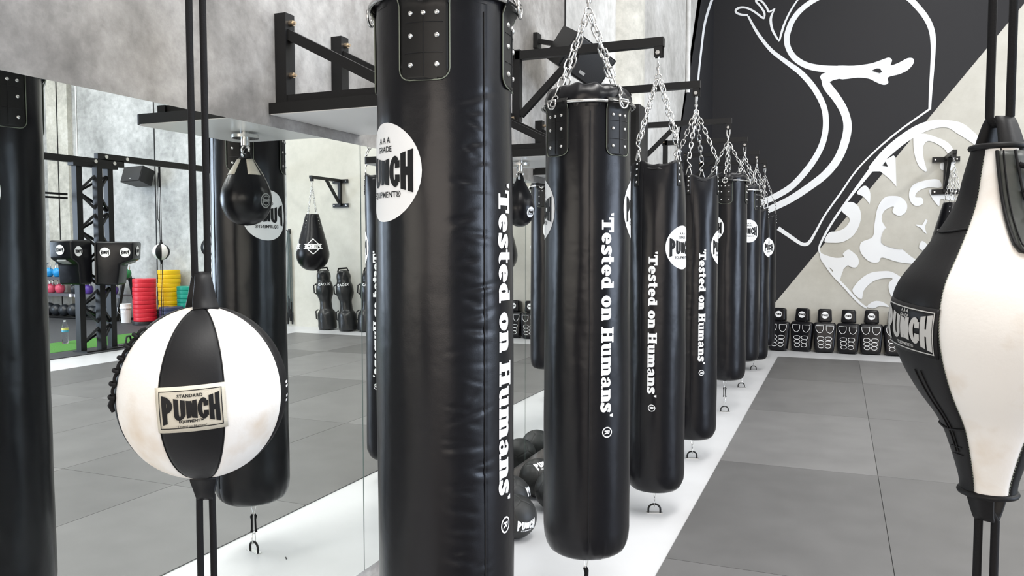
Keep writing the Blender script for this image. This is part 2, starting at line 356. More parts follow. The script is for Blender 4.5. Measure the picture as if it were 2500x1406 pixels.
# flooring
def mat_floor():
    xs=[1.137,2.23,3.28,4.33,5.38,6.43,7.5]; ys=[12.28-2.05*k for k in range(0,10)]
    for i in range(6):
        for j in range(9):
            x0,x1,y1,y0=xs[i],xs[i+1],ys[j],ys[j+1]
            b_=MB(); b_.box(((x0+x1)/2,(y0+y1)/2,.003),(x1-x0-.004,y1-y0-.004,.006),None,0)
            o=b_.build('floor_mat',M['mats'][(i*2+j+(i*j)%2)%3])
            tag(o,'grey floor mat, %s out from the white strip, %s row from the end wall'%(ORD[i],ORD[j]),'mat','grey training mats')
mat_floor()
b_=MB(); b_.box((4.32,3.05,.001),(6.36,18.4,.002)); struct(b_.build('floor_underlay',M['bsteel']))
b_=MB(); b_.box((8.75,2.4,.006),(.58,21,.012)); o=b_.build('floor_rubber_border',M['rubberfloor']); struct(o)
b_=MB(); b_.box((9.6,2.4,.008),(1.12,21,.016)); o=b_.build('turf_strip',M['turf']); tag(o,'green artificial turf strip between white floor and dark rubber','turf',None,'stuff')
b_=MB(); b_.box((13.55,2.6,.006),(6.78,21.2,.012)); struct(b_.build('floor_rubber',M['rubberfloor']))

# ------------------------------------------------------------------ chains and hardware
def link_pts(L,W,n=12):
    out=[]
    for i in range(n):
        a=2*PI*i/n; x=math.cos(a)*W/2; z=math.sin(a)*W/2+(L/2-W/2)*(1 if math.sin(a)>0 else -1 if math.sin(a)<0 else 0)
        out.append((x,0,z))
    return out
_lp=None
def chain(p0,p1,L=.052,W=.027,r=.0038,seg=6,n=12):
    p0,p1=Vector(p0),Vector(p1); d=p1-p0; T=d.length; d.normalize(); k=max(2,round(T/(L-2*r*1.15))); st=T/k
    q=d.to_track_quat('Z','Y').to_matrix(); b_=MB(); lp=link_pts(L,W,n)
    for i in range(k):
        c=p0+d*(st*(i+.5)); a=(PI/2 if i%2 else 0)+random.uniform(-.2,.2)+.5
        mx=q@Matrix.Rotation(a,3,'Z'); b_.tube([c+mx@Vector(p) for p in lp],r,seg,True)
    return b_
def torus_pts(R,n,c=(0,0,0),ax='z',a0=0,a1=360):
    o=[];c=Vector(c); full=(a1-a0)>=360
    for i in range(n if full else n+1):
        a=R_(a0+(a1-a0)*i/n); u,v=R*math.cos(a),R*math.sin(a)
        o.append(c+Vector({'z':(u,v,0),'x':(0,u,v),'y':(u,0,v)}[ax]))
    return o
def tri_ring(b_,c,wd,ht,r,yaw=0,seg=6):
    c=Vector(c); pts=[(-wd/2,0),(-wd*.42,ht*.12)] ; pts=[(-wd*.5,0),(-wd*.3,ht*.5),(-wd*.1,ht*.95),(0,ht),(wd*.1,ht*.95),(wd*.3,ht*.5),(wd*.5,0),(wd*.45,-.004),(-wd*.45,-.004)]
    b_.tube([c+Vector((x*math.cos(yaw),x*math.sin(yaw),z)) for x,z in pts],r,seg,True)
HOOKZ=2.77
def bag_radius(r,zb,zt,seed,soft,seam,wr):
    rg=random.Random(seed*11); CR=[]
    z=zb+.25
    while z<zt-.22:
        CR.append((z,rg.uniform(-.40,-.05),rg.uniform(.08,.26),rg.uniform(.0008,.0032),rg.uniform(.0045,.009),rg.uniform(-.06,.06))); z+=rg.uniform(.014,.05)
    def f(a,z):
        q=noise.noise(Vector((math.cos(a)*1.6+seed*7,math.sin(a)*1.6,z*1.7)))*.0045
        q+=noise.noise(Vector((math.cos(a)*3.2+seed*3,math.sin(a)*3.2,z*5)))*.0016
        t=(z-zb)/(zt-zb); q+=.006*(1-t)-.002
        if soft: # gathered at the hooks near the rim
            q+=-.014*max(0,(t-.86)/.14)**2+ .010*math.cos(4*(a-PI/4))*max(0,(t-.82)/.18)**1.5
        d=(a-seam+PI)%(2*PI)-PI
        q-=.003*math.exp(-(d/.012)**2)
        if wr and -.62<d<.3:
            for (zc,dc,dw,dep,sz,sl) in CR:
                u=z-zc-sl*(d-dc)
                if -.03<u<.03:
                    g=math.exp(-((d-dc)/dw)**2)
                    q-=wr*dep*g*(math.exp(-(u/sz)**2)-.55*math.exp(-((u+sz*2.1)/(sz*1.4))**2))
        return r+q
    return f
_riv=None
def rivet(parent,loc,nrm):
    global _riv
    if _riv is None:
        b_=MB(); b_.lathe([(0,.0045),(.004,.0038),(.0065,.002),(.007,0),(.007,-.002)],12)
        o=b_.build('rivet',M['chrome']); _riv=o.data; bpy.data.objects.remove(o)
    o=bpy.data.objects.new('rivet',_riv); COL.objects.link(o); o.parent=parent; o.location=loc
    o.rotation_euler=Vector(nrm).to_track_quat('Z','Y').to_euler(); return o
def heavy_bag(X,Y,r,zb,zt,soft,phi,label,seed,tz,lz,wr=0,hi=False,group='black heavy bags hanging in a row',anchor=True,text=True,hook=HOOKZ,apex=2.63,cz=None,bungee=True):
    """phi: degrees the lettering is turned to the right of the line to the camera"""
    az=math.atan2(-Y,1.947-X)+R_(phi)
    t=thing('heavy_bag',label,'punching bag',(X,Y,0),az,group)
    seam=R_(-24); R=bag_radius(r,zb,zt,seed,soft,seam,wr)
    def srf(off): return lambda x,y: ((R(x/r,y)+off)*math.cos(x/r),(R(x/r,y)+off)*math.sin(x/r),y)
    def ang(a0,z0,off): return lambda x,y: ((R(a0+x/r,z0+y)+off)*math.cos(a0+x/r),(R(a0+x/r,z0+y)+off)*math.sin(a0+x/r),z0+y)
    n=(300 if wr>=1 else 110) if hi else 120 if wr>.5 else 60; zr=zt
    bot=[(0,0),(.3,.001),(.6,.004),(.78,.012),(.88,.026),(.945,.048),(.98,.075),(.995,.105)]
    prof=[(r*a,zb+b2) for a,b2 in bot]+[(r,zb+.12+(zr-zb-.12)*i/n) for i in range(n+1)]
    def fn(a,z,rr):
        if rr<=0: return 0
        v=R(a,z)*rr/r
        if z<zb+.1 and rr>r*.3: v+=.004*math.sin(a*17+seed)*noise.noise(Vector((a*2,seed,0)))
        return v
    b_=MB()
    if soft:
        pr=prof+[(r*.985,zr+.004),(r*.96,zr+.001),(r*.9,zr-.03),(r*.6,zr-.05),(0,zr-.045)]
        def fn2(a,z,rr):
            v=fn(a,z,rr)
            if rr<r*.95: v=rr
            return v
        b_.lathe(pr,160 if hi else 96,fn=fn2)
        # rim dips between the straps
        k2=0
        for i,p in enumerate(b_.v):
            x,y,z=p
            if z>zt-.12:
                a=math.atan2(y,x); k=max(0,min(1,(z-(zt-.12))/.12)); b_.v[i]=(x,y,z+k*(.014*math.cos(4*(a-PI/4-R_(8)))-.01+.008*noise.noise(Vector((a*3,seed,9)))))
        b_.build('body',M['vinyl'],t)
    else:
        b_.lathe(prof+[(r*.9,zr+.001),(0,zr+.001)],200 if hi else 96,fn=fn); b_.build('body',M['vinyl'],t)
        c_=MB(); cp=[(r*.985,zr-.02),(r*1.0,zr+.01),(r*1.0,zr+.03),(r*.975,zr+.05),(r*.93,zr+.066),(r*.86,zr+.076),(r*.7,zr+.08),(r*.6,zr+.06),(0,zr+.05)]
        c_.lathe(cp,96,fn=lambda a,z,q: q*(1+.02*noise.noise(Vector((a*5,z*30,seed))))+ (.006*noise.noise(Vector((math.cos(a)*6,math.sin(a)*6,z*40+seed))) if q else 0))
        for i,p in enumerate(c_.v):
            x,y,z=p
            if z>zr+.02: a=math.atan2(y,x); c_.v[i]=(x,y,z+.010*noise.noise(Vector((math.cos(a)*5,math.sin(a)*5,seed+x*20))))
        c_.build('top_cover',M['vinyl'],t)
        g=MB(); g.tube(torus_pts(r+.011,72,(0,0,zr)),.007,8,True); g.build('ring',M['chrome'],t)
    g=MB(); g.tube([((R(seam,zb+.1+(zr-zb-.14)*i/60)+.0036)*math.cos(seam),(R(seam,zb+.1+(zr-zb-.14)*i/60)+.0036)*math.sin(seam),zb+.1+(zr-zb-.14)*i/60) for i in range(61)],.0016,5); g.build('seam',M['leather'],t)
    # vertical lettering
    if text:
        H=.056 if not soft else .052; S=.86/TXW; a=MB()
        key='t'
        put(a,TXTD,lambda x,y: srf(.0014)((y-.5)*H,tz-x*S)); put(a,dense(reg_mark(H*.8),.01,0),lambda x,y: srf(.0014)(y,tz-.86-.06-x))
        a.build('lettering',M['print'],t)
    for k in(-114,66):
        emblem_parts(.128,ang(R_(k),lz,.0013),ang(R_(k),lz,.0026),t,True)
    ch=[]
    if not soft:
        for k in range(4):
            pa=R_(17+90*k); hw=.066; zt2=zr+.018; zbm=zr-.218
            poly=[(-hw,zt2-zr),(-hw,zbm+.03-zr)]+[(-hw+.03-.03*math.cos(R_(q)),zbm+.03-.03*math.sin(R_(q))-zr) for q in(22,45,67,90)]
            poly+= [(-x,y) for x,y in poly[::-1]]
            vs,fs=dense([poly],.011,.013)
            def pf(x,y,off=.0035): 
                bul=.018*math.exp(-((y-.0)/.014)**2); a_=pa+x/r; q=R(a_,min(zr+y,zr))+off+bul; return (q*math.cos(a_),q*math.sin(a_),zr+y)
            a=MB(); a.add([pf(x,y) for x,y in vs],fs,True); p=a.build('strap_patch',M['patch'],t)
            sm=p.modifiers.new('thick','SOLIDIFY'); sm.thickness=.003; sm.offset=-1
            pp=[(-hw,zt2-zr-.03-.02*i) for i in range(int((zt2-zbm-.06)/.02))]; pp=pp+poly[1:-1]+[(-x,y) for x,y in pp[::-1]]; g=MB(); g.tube([pf(x,y,.0045) for x,y in pp],.0016,5); 
            g.build('piping',M['piping'],p)
            g=MB(); g.tube([pf(0,y,.0042) for y in(-.05,-.1,-.15,-.208)],.0013,4); g.tube([pf(x,-.15,.0042) for x in(-.05,-.02,.02,.05)],.0013,4); g.tube([pf(x,-.075,.0042) for x in(-.05,-.02,.02,.05)],.0013,4); g.build('stitching',M['leather'],p)
            for (x,y) in((-.034,-.052),(0,-.052),(.034,-.052),(-.034,-.108),(.034,-.108),(-.034,-.18),(.034,-.18)):
                q=pf(x,y,.0042); a_=pa+x/r; rivet(p,q,(math.cos(a_),math.sin(a_),0))
            q=MB(); rr=r+.024; e=Vector((-math.sin(pa),math.cos(pa),0)); c0=Vector((rr*math.cos(pa),rr*math.sin(pa),zr-.002))
            q.tube([c0+e*(.024*math.cos(R_(u)))+Vector((0,0,.024*math.sin(R_(u)))) for u in range(180,361,20)]+[c0+e*.024+Vector((0,0,.012)),c0-e*.024+Vector((0,0,.012))],.004,6,True)
            q.build('strap_ring',M['chrome'],p)
            ch.append((Vector(((r+.02)*math.cos(pa),(r+.02)*math.sin(pa),zr-.012)),pa))
    else:
        for k in range(4):
            pa=R_(45+90*k)+R_(8); hw=.017
            poly=rect(-hw,-.15,hw,.0); vs,fs=dense([poly],.01,.02)
            def pf(x,y,off=.003):
                a_=pa+x/r; z=zt+.008+y; q=R(a_,min(z,zt))+off; return (q*math.cos(a_),q*math.sin(a_),z)
            a=MB(); a.add([pf(x,y) for x,y in vs],fs,True); p=a.build('strap_patch',M['patch'],t); sm=p.modifiers.new('thick','SOLIDIFY'); sm.thickness=.003; sm.offset=-1
            for y in(-.02,-.05,-.085,-.125):
                q=pf(0,y,.004); rivet(p,q,(math.cos(pa),math.sin(pa),0))
            q=MB(); rr=R(pa,zt)-.002; e=pa+PI/2; c0=Vector((rr*math.cos(pa),rr*math.sin(pa),zt+.006)); tri_ring(q,c0,.042,.062,.0032,e)
            q.build('strap_ring',M['chrome'],p)
            s=MB(); c1=c0+Vector((-.004*math.cos(pa),-.004*math.sin(pa),.058)); u=Vector((-math.cos(pa),-math.sin(pa),0))*.4+Vector((-math.sin(pa),math.cos(pa),0))*.9
            s.tube([c1+u*x+Vector((0,0,z)) for x,z in smooth([(-.006,-.004),(.004,-.01),(.013,0),(.010,.014),(-.002,.026),(-.013,.04),(-.012,.056),(0,.064),(.010,.056)],3)],.0034,6)
            s.build('s_hook',M['chrome'],p)
            ch.append((c1+Vector((0,0,.062)),pa))
    for k,(p,a) in enumerate(ch):
        top=Vector((.012*math.cos(a),.012*math.sin(a),apex-.01)); chain(p,top,r=.0036,seg=6 if hi or Y<6.5 else 5,n=12 if Y<6.5 else 8).build('chain',M['chrome'],t)
    h=MB(); h.tube(torus_pts(.018,14,(0,0,apex+.002),'x'),.0045,6,True); h.cyl((0,0,apex+.015),(0,0,apex+.045),.007,10); h.lathe([(.011,apex+.04),(.013,apex+.05),(.011,apex+.062)],12)
    h.tube([Vector(p)+Vector((0,0,0)) for p in [(x,0,z+apex+.1) for x,z in((-.014,-.04),(-.016,-.01),(-.014,.03),(0,.045),(.014,.03),(.016,-.01),(.014,-.04))]],.0045,6,True); h.build('swivel',M['chrome'],t)
    # underside hardware
    if anchor:
        g=MB(); g.box((0,0,zb-.004),(.03,.008,.016)); g.build('bottom_loop',M['leather'],t)
        bt=bungee and zb>.2; g=MB(); tri_ring(g,(0,0,zb-.012),.034,-.07 if bt else -.055,.0024,.5); g.build('bottom_ring',M['chrome'],t)
        if bungee and zb>.2:
            g=MB(); z=zb-.088
            for s_ in(-1,1): g.tube([(s_*.007,0,z+.012),(s_*.011,0,z),(s_*.009,.003,z-.02),(s_*.01,0,z-.07),(s_*.012,0,z-.085)],[.004,.0075,.005,.005,.0075],7)
            g.build('bungee',M['cord'],t); zz=z-.085
        else: zz=zb-.064
        zz0=max(zz,.07)
        g=MB(); g.tube(torus_pts(.010,10,(0,0,zz),'y'),.0025,6,True); Lh=max(.03,zz-.03)
        g.tube([(-.006,0,zz-.006),(-.008,0,zz-Lh*.5),(-.004,0,.045),(.008,0,.042),(.01,0,zz-Lh*.5),(.006,0,zz-.006)],.0028,6,True); g.build('snap_hook',M['chrome'],t)
        a=thing('floor_anchor','black steel floor ring beneath the %s bag of the row'%(ORD[seed-1] if seed<9 else 'rig'),'floor ring',(X,Y,0),.3,'floor rings under the heavy bags')
        g=MB(); g.tube([(.036*math.cos(R_(q)),0,.022+.032*math.sin(R_(q))) for q in range(0,181,15)][::-1],.006,8); g.cyl((-.036,0,0),(-.036,0,.024),.006,8); g.cyl((.036,0,0),(.036,0,.024),.006,8); g.build('ring',M['bsteel'],a)
        g=MB(); g.box((0,0,.0015),(.1,.03,.003)); g.build('base_plate',M['chrome'],a)
    return t
TXTD=dense(TXT,.12,.2)
def bag_bracket(Y,label,X=.93,zl=2.42):
    t=thing('bag_bracket',label,'bracket',(0,Y,0),0,'black steel bag arms on the left wall')
    b_=MB(); b_.box((.025,0,(zl+2.87)/2),(.05,.05,2.87-zl)); b_.box((.004,0,zl+.02),(.008,.13,.06)); b_.box((.004,0,2.84),(.008,.13,.07)); b_.build('wall_post',M['bsteel'],t)
    b_=MB(); b_.box(((X+.05)/2,0,2.835),(X+.01-.0,.05,.052)); b_.build('arm',M['bsteel'],t)
    b_=MB(); b_.bar((.05,0,zl+.04),(.42,0,2.812),.04,.035,(0,1,0)); b_.build('brace',M['bsteel'],t)
    b_=MB(); b_.box((X,-.02,2.785),(.05,.006,.075)); b_.box((X,.02,2.785),(.05,.006,.075)); b_.build('hook_plate',M['bsteel'],t)
    b_=MB(); b_.cyl((X,-.036,HOOKZ),(X,.034,HOOKZ),.007,10); b_.cyl((X,-.034,HOOKZ),(X,-.024,HOOKZ),.014,6); b_.build('bolt',M['chrome'],t)
    for z in(zl+.02,2.84):
        for s_ in(-.045,.045):
            b_=MB(); b_.cyl((.008,s_,z),(.022,s_,z),.009,6); b_.build('wall_bolt',M['brass'],t)
    return t
BAGS=[ # X,Y,r,zb,zt,soft,phi,tz,lz,wr,hi,label
 (.94,1.97,.186,.27,2.262,False,57,1.80,1.82,1.0,True,'black heavy bag nearest the camera, rumpled and cropped by the top and bottom edges'),
 (.93,3.35,.186,.28,2.222,False,27,1.77,1.785,.25,True,'second black heavy bag from the camera, with chrome ring and chains in full view'),
 (.93,4.78,.172,.15,2.12,True,-7,1.60,1.62,.2,True,'soft topped black heavy bag, third in the row from the camera'),
 (.93,6.13,.172,.16,2.15,True,20,1.61,1.62,.8,False,'creased soft topped black heavy bag, fourth in the row from the camera'),
 (.93,8.0,.186,.32,2.25,False,66-180,1.77,1.80,.2,False,'black heavy bag, fifth in the row, with patch of rivets facing the camera'),
 (.93,9.45,.186,.31,2.25,False,131,1.77,1.795,.2,False,'black heavy bag, sixth in the row, its round logo facing the camera'),
 (.93,10.86,.175,.14,2.11,True,8,1.6,1.61,.2,False,'soft topped black heavy bag, seventh in the row from the camera'),
 (.93,12.07,.172,.18,2.08,True,14-66+180,1.6,1.61,.2,False,'last black heavy bag of the row, nearest the end wall'),
]
for i,(X,Y,r,zb,zt,soft,phi,tz,lz,wr,hi,lab) in enumerate(BAGS):
    heavy_bag(X,Y,r,zb,zt,soft,phi,lab,i+1,tz,lz,wr,hi,bungee=(i not in(2,3)))
    bag_bracket(Y,'black steel wall arm holding the %s bag of the row'%ORD[i],zl=2.54 if i==0 else 2.42)
bag_bracket(1.075,'black steel wall arm holding the round black and white ball')

# ------------------------------------------------------------------ speed bag platforms on the left wall
def platform(Y0,label,c=(.41,.33)):
    t=thing('speed_bag_platform',label,'platform',(0,Y0,0),0,'speed bag platforms on the left wall')
    W=.6; D=.68; zb=2.110
    n=[(0,0),(D-.03,0)]+[(D-.03+.03*math.sin(R_(q)),.03-.03*math.cos(R_(q))) for q in(20,45,70,90)]+[(D-.03+.03*math.cos(R_(q)),W-.03+.03*math.sin(R_(q))) for q in(0,20,45,70,90)]+[(0,W)]
    b_=MB(); b_.prism([(x,y) for x,y in n],zb+.003,zb+.042); o=b_.build('board',M['board'],t)
    b_=MB(); b_.prism([(.004+x*.985,.005+y*.985) for x,y in n],zb,zb+.0035); b_.build('underside',M['boardunder'],o)
    for k,y in enumerate((.065,.42)):
        b_=MB(); b_.box((.025,y,zb+.205),(.05,.052,.34)); p=b_.build('frame_post',M['bsteel'],t)
        b_=MB(); b_.box((.3,y,zb+.055),(.56,.046,.042)); b_.build('frame_rail',M['bsteel'],t)
        b_=MB(); b_.bar((.045,y,zb+.30),(.50,y,zb+.07),.036,.036,(0,1,0)); b_.build('brace',M['bsteel'],t)
        for z in(zb+.34,zb+.15):
            b_=MB(); b_.cyl((.05,y,z),(.066,y,z),.011,6); b_.cyl((.06,y,z),(.075,y,z),.006,8); b_.build('bolt',M['brass'],p)
    b_=MB(); b_.box((.57,.243,zb+.055),(.04,.42,.042)); b_.build('front_rail',M['bsteel'],t)
    for y in(.18,.34):
        b_=MB(); b_.cyl((.3,y,zb+.03),(.3,y,zb+.075),.005,8); b_.build('board_bolt',M['chrome'],t)
    s=MB(); s.cyl((*c,zb-.0),(*c,zb-.014),.02,12); s.cyl((*c,zb-.012),(*c,zb-.026),.056,32); s.cyl((*c,zb-.026),(*c,zb-.056),.018,16)
    s.tube([Vector((c[0],c[1],zb-.072))+Vector(p) for p in torus_pts(.018,14,(0,0,0),'y')],.0055,8,True); s.tube([Vector((c[0],c[1],zb-.094))+Vector(p) for p in torus_pts(.02,14,(0,0,0),'x')],.0045,8,True)
    s.build('swivel',M['chrome'],t)
    return (c[0],Y0+c[1],zb-.090)
def speed_bag(loc,label,tabs,rz,group='speed bags under the platforms'):
    t=thing('speed_bag',label,'speed bag',loc,rz,group)
    sz=1 if tabs else .8
    pr=[(0,-.325),(.03,-.322),(.06,-.308),(.083,-.285),(.098,-.255),(.105,-.222),(.104,-.195),(.097,-.165),(.082,-.13),(.062,-.095),(.045,-.068),(.034,-.05),(.026,-.04),(0,-.038)]
    pr=[(a*sz,b2*(.93 if not tabs else 1)+.016) for a,b2 in pr]
    sp=smooth(pr,3)
    def rad(z):
        for (r0,z0),(r1,z1) in zip(sp,sp[1:]):
            if z0<=z<=z1: return r0+(r1-r0)*(z-z0)/max(1e-6,z1-z0)
        return .03
    b_=MB(); b_.lathe(sp,48,fn=lambda a,z,r: max(0,r-.0012*math.exp(-(((a*4/PI+.5)%1-.5)/.04)**2)) if r else 0); b_.build('bladder',M['vinyl'],t)
    b_=MB()
    for k in range(2):
        e=.0; c=(-1)**k
        b_.tube([(c*.012,-.0,.0),(c*.016,0,-.012),(c*.017,0,-.03)],[.009,.01,.012],8)
    b_.tube([(-.012,0,0),(-.006,0,.01),(.006,0,.01),(.012,0,0)],.009,8); b_.build('loop',M['leather'],t)
    if tabs:
        for k in range(4):
            a0=PI/2*k+.35; vs=[];fs=[]
            for i in range(5):
                z=-.03-.066*i/4
                for j in range(5):
                    u=(j/4-.5)*(.06); r=rad(z)+.003; a=a0+u/max(r,.02)*(.5+.5*i/4)
                    vs.append((r*math.cos(a),r*math.sin(a),z))
            for i in range(4):
                for j in range(4): q=i*5+j; fs.append((q,q+1,q+6,q+5))
            b_=MB(); b_.add(vs,fs,True); o=b_.build('leather_tab',M['cream'],t); sm=o.modifiers.new('thick','SOLIDIFY'); sm.thickness=.003
    def ang(off): 
        def f(x,y):
            z=-.205+y; r=rad(z)+off; a=x/r; return (r*math.cos(a),r*math.sin(a),z)
        return f
    if tabs:
        a=MB(); put(a,dense(arc(0,0,(.031,.031),(.027,.027),0,360,28)+arc(0,0,(.021,.021),(.018,.018),0,360,24)+[[(.024*math.cos(q)-.002*math.sin(q),.024*math.sin(q)+.002*math.cos(q)),(.024*math.cos(q)+.002*math.sin(q),.024*math.sin(q)-.002*math.cos(q)),(.0255*math.cos(q)+.002*math.sin(q),.0255*math.sin(q)-.002*math.cos(q)),(.0255*math.cos(q)-.002*math.sin(q),.0255*math.sin(q)+.002*math.cos(q))] for q in [2*PI*i/22 for i in range(22)]],.008,.008),ang(.0012)); put(a,name_flat(.033,.016),ang(.0012)); a.build('logo',M['greyprint'],t)
    else:
        a=MB(); put(a,dense(disc(.03),.005,.005),ang(.001)); lo=a.build('logo',M['print'],t)
        a=MB(); put(a,name_flat(.04,.02),ang(.0022)); put(a,dense(stroke(smooth([(-.018,.014),(-.01,.012),(.01,.012),(.018,.014)],3),.004)+stroke(smooth([(-.018,-.014),(-.01,-.012),(.01,-.012),(.018,-.014)],3),.004),.006,0),ang(.0022)); a.build('logo_lettering',M['ink'],lo)
    return t
p1=platform(2.40,'black speed bag platform with braced steel posts, just left of the nearest heavy bag')
p2=platform(4.05,'black speed bag platform between the two nearest heavy bags',(.255,.2))
p3=platform(5.13,'black speed bag platform beyond the second heavy bag')
speed_bag((p1[0],p1[1],p1[2]+.005),'black leather speed bag with pale tabs under the nearest platform',True,R_(180))
speed_bag((p2[0],p2[1],p2[2]+.005),'black speed bag with small round white logo between the two nearest heavy bags',False,R_(-19))
speed_bag((p3[0],p3[1],p3[2]+.005),'black speed bag under the third platform, beyond the second heavy bag',False,R_(-30))

# ------------------------------------------------------------------ round double end ball, left foreground
def dee_ball():
    X,Y,Z,R=.93,1.07,1.378,.149
    az=math.atan2(-Y,1.947-X)
    t=thing('double_end_ball','round black and white panelled leather ball strung on black cords, left foreground','double end ball',(X,Y,Z),az)
    bnd=[-29,13,64,106,153,195,244,286,331]  # panel seams, black first, alternating
    def sph(a,p,off=0):
        d=min(abs((a-R_(b2)+PI)%(2*PI)-PI) for b2 in bnd)
        q=R+off-.0022*math.exp(-(d*math.cos(p)/.02)**2)-.0
        return (q*.94*math.cos(p)*math.cos(a),q*.94*math.cos(p)*math.sin(a),q*math.sin(p))
    for i in range(8):
        a0,a1=R_(bnd[i]),R_(bnd[i+1]); b_=MB(); vs=[];fs=[];n=16;m_=36
        for j in range(m_+1):
            p=-PI/2+.02+(PI-.04)*j/m_
            for k in range(n+1):
                q=.5-.5*math.cos(PI*k/n); vs.append(sph(a0+(a1-a0)*q,p))
        for j in range(m_):
            for k in range(n): q=j*(n+1)+k; fs.append((q,q+1,q+n+2,q+n+1))
        b_.add(vs,fs,True); b_.build('black_panel' if i%2==0 else 'white_panel',M['leather'] if i%2==0 else M['whiteleather'],t)
    # seam stitches
    b_=MB()
    for b2 in(-29,13,64,-74):
        a=R_(b2); b_.tube([sph(a,R_(q),.0003) for q in range(-80,81,5)],.0012,5)
    b_.build('seam_stitching',M['leather'],t)
    # laces on the left
    b_=MB(); la=R_(-74)
    for k,q in enumerate(range(2,46,8)):
        p=R_(q); A=Vector(sph(la-.05,p+.02,.002)); B=Vector(sph(la+.05,p,.003)); C=Vector(sph(la,p,.011))
        b_.tube(smooth([A,A*.5+C*.52,C,C*.52+B*.5,B],3),.003,7)
        b_.tube(smooth([sph(la-.005,p,.003),sph(la+.004,p+R_(2),.006),sph(la+.006,p+R_(4),.007),sph(la+.002,p+R_(6),.006),sph(la-.005,p+R_(8),.003)],3),.0028,7)
    b_.tube([sph(la,R_(2),.005),sph(la-.02,R_(-3),.008),sph(la-.01,R_(-7),.006)],[.004,.005,.003],6); b_.build('laces',M['cord'],t)
    # cloth label
    def lab(off):
        def f(x,y):
            c,s_=math.cos(R_(3)),math.sin(R_(3)); x,y=x*c-y*s_,x*s_+y*c
            p=y/R-.02; a=R_(-8)+x/(R*math.cos(p)); return sph(a,p,off)
        return f
    LW,LH=.112,.072
    a=MB(); put(a,dense([rect(-LW/2,-LH/2,LW/2,LH/2)],.012,.012),lab(.0032)); l=a.build('cloth_label',M['label'],t)
    sm=l.modifiers.new('thick','SOLIDIFY'); sm.thickness=.003; sm.offset=-1
    a=MB(); fr=[]
    for q,wd in((.0065,.0014),):
        x,y=LW/2-q,LH/2-q; fr+=[rect(-x,-y,x,-y+wd),rect(-x,y-wd,x,y),rect(-x,-y,-x+wd,y),rect(x-wd,-y,x,y)]
    put(a,dense(fr,.012,.012),lab(.0044)); put(a,name_flat(.09,.046),lab(.0044)); put(a,small('STANDARD',.0052,.03,1.15),lab(.0044),0,0,.021); put(a,small('EQUIPMENT™',.0055,.03),lab(.0044),0,0,-.0185); put(a,small("'Tested on Humans'",.0042,0),lab(.0044),0,0,-.0262)
    a.build('label_lettering',M['ink'],l)
    # small white print on the right black panel
    a=MB()
    for k,(wd,y) in enumerate(((.02,.012),(.02,.005),(.016,-.012),(.016,-.02))):
        put(a,dense([rect(-wd/2,y,wd/2,y+.0045)],.006,0),lambda x,y_: sph(R_(76)+x/R,y_/R,.001))
    a.build('side_print',M['print'],t)
    for s_,ln in((1,.052),(-1,.036)):
        b_=MB(); vs=[];fs=[]; prof=[]
        for k in(-1,1):
            pts=smooth([(k*.03,R*.97),(k*.022,R+.012),(k*.017,R+ln*.75),(k*.011,R+ln),(0,R+ln+.005)],4)
            n=len(pts); v=[]
            for (x,z) in pts:
                f=(z-R)/ln; hw=.021-.008*max(0,f)
                for y in(-hw,hw): v.append((x,y,s_*z))
            b_.add(v,[(2*i,2*i+1,2*i+3,2*i+2) for i in range(n-1)],True)
        o=b_.build('strap_loop',M['leather'],t); o.rotation_euler=(0,0,R_(12 if s_>0 else -8)); sm=o.modifiers.new('thick','SOLIDIFY'); sm.thickness=.004; sm.offset=0
        tp=s_*(R+ln); top=(HOOKZ-Z) if s_>0 else -Z+.03
        e=Vector((-math.sin(R_(20)),math.cos(R_(20)),0))
        b_=MB(); g=.0115
        b_.tube([e*g+Vector((0,0,top)),e*g+Vector((0,0,tp+s_*.06)),e*(g*.95)+Vector((0,0,tp)),e*(g*.5)+Vector((0,0,tp-s_*.009)),Vector((0,0,tp-s_*.011)),e*(-g*.5)+Vector((0,0,tp-s_*.009)),e*(-g*.95)+Vector((0,0,tp)),e*-g+Vector((0,0,tp+s_*.06)),e*-g+Vector((0,0,top))],.0058,10)
        b_.build('elastic_cord',M['cord'],t)
    return t
dee_ball()

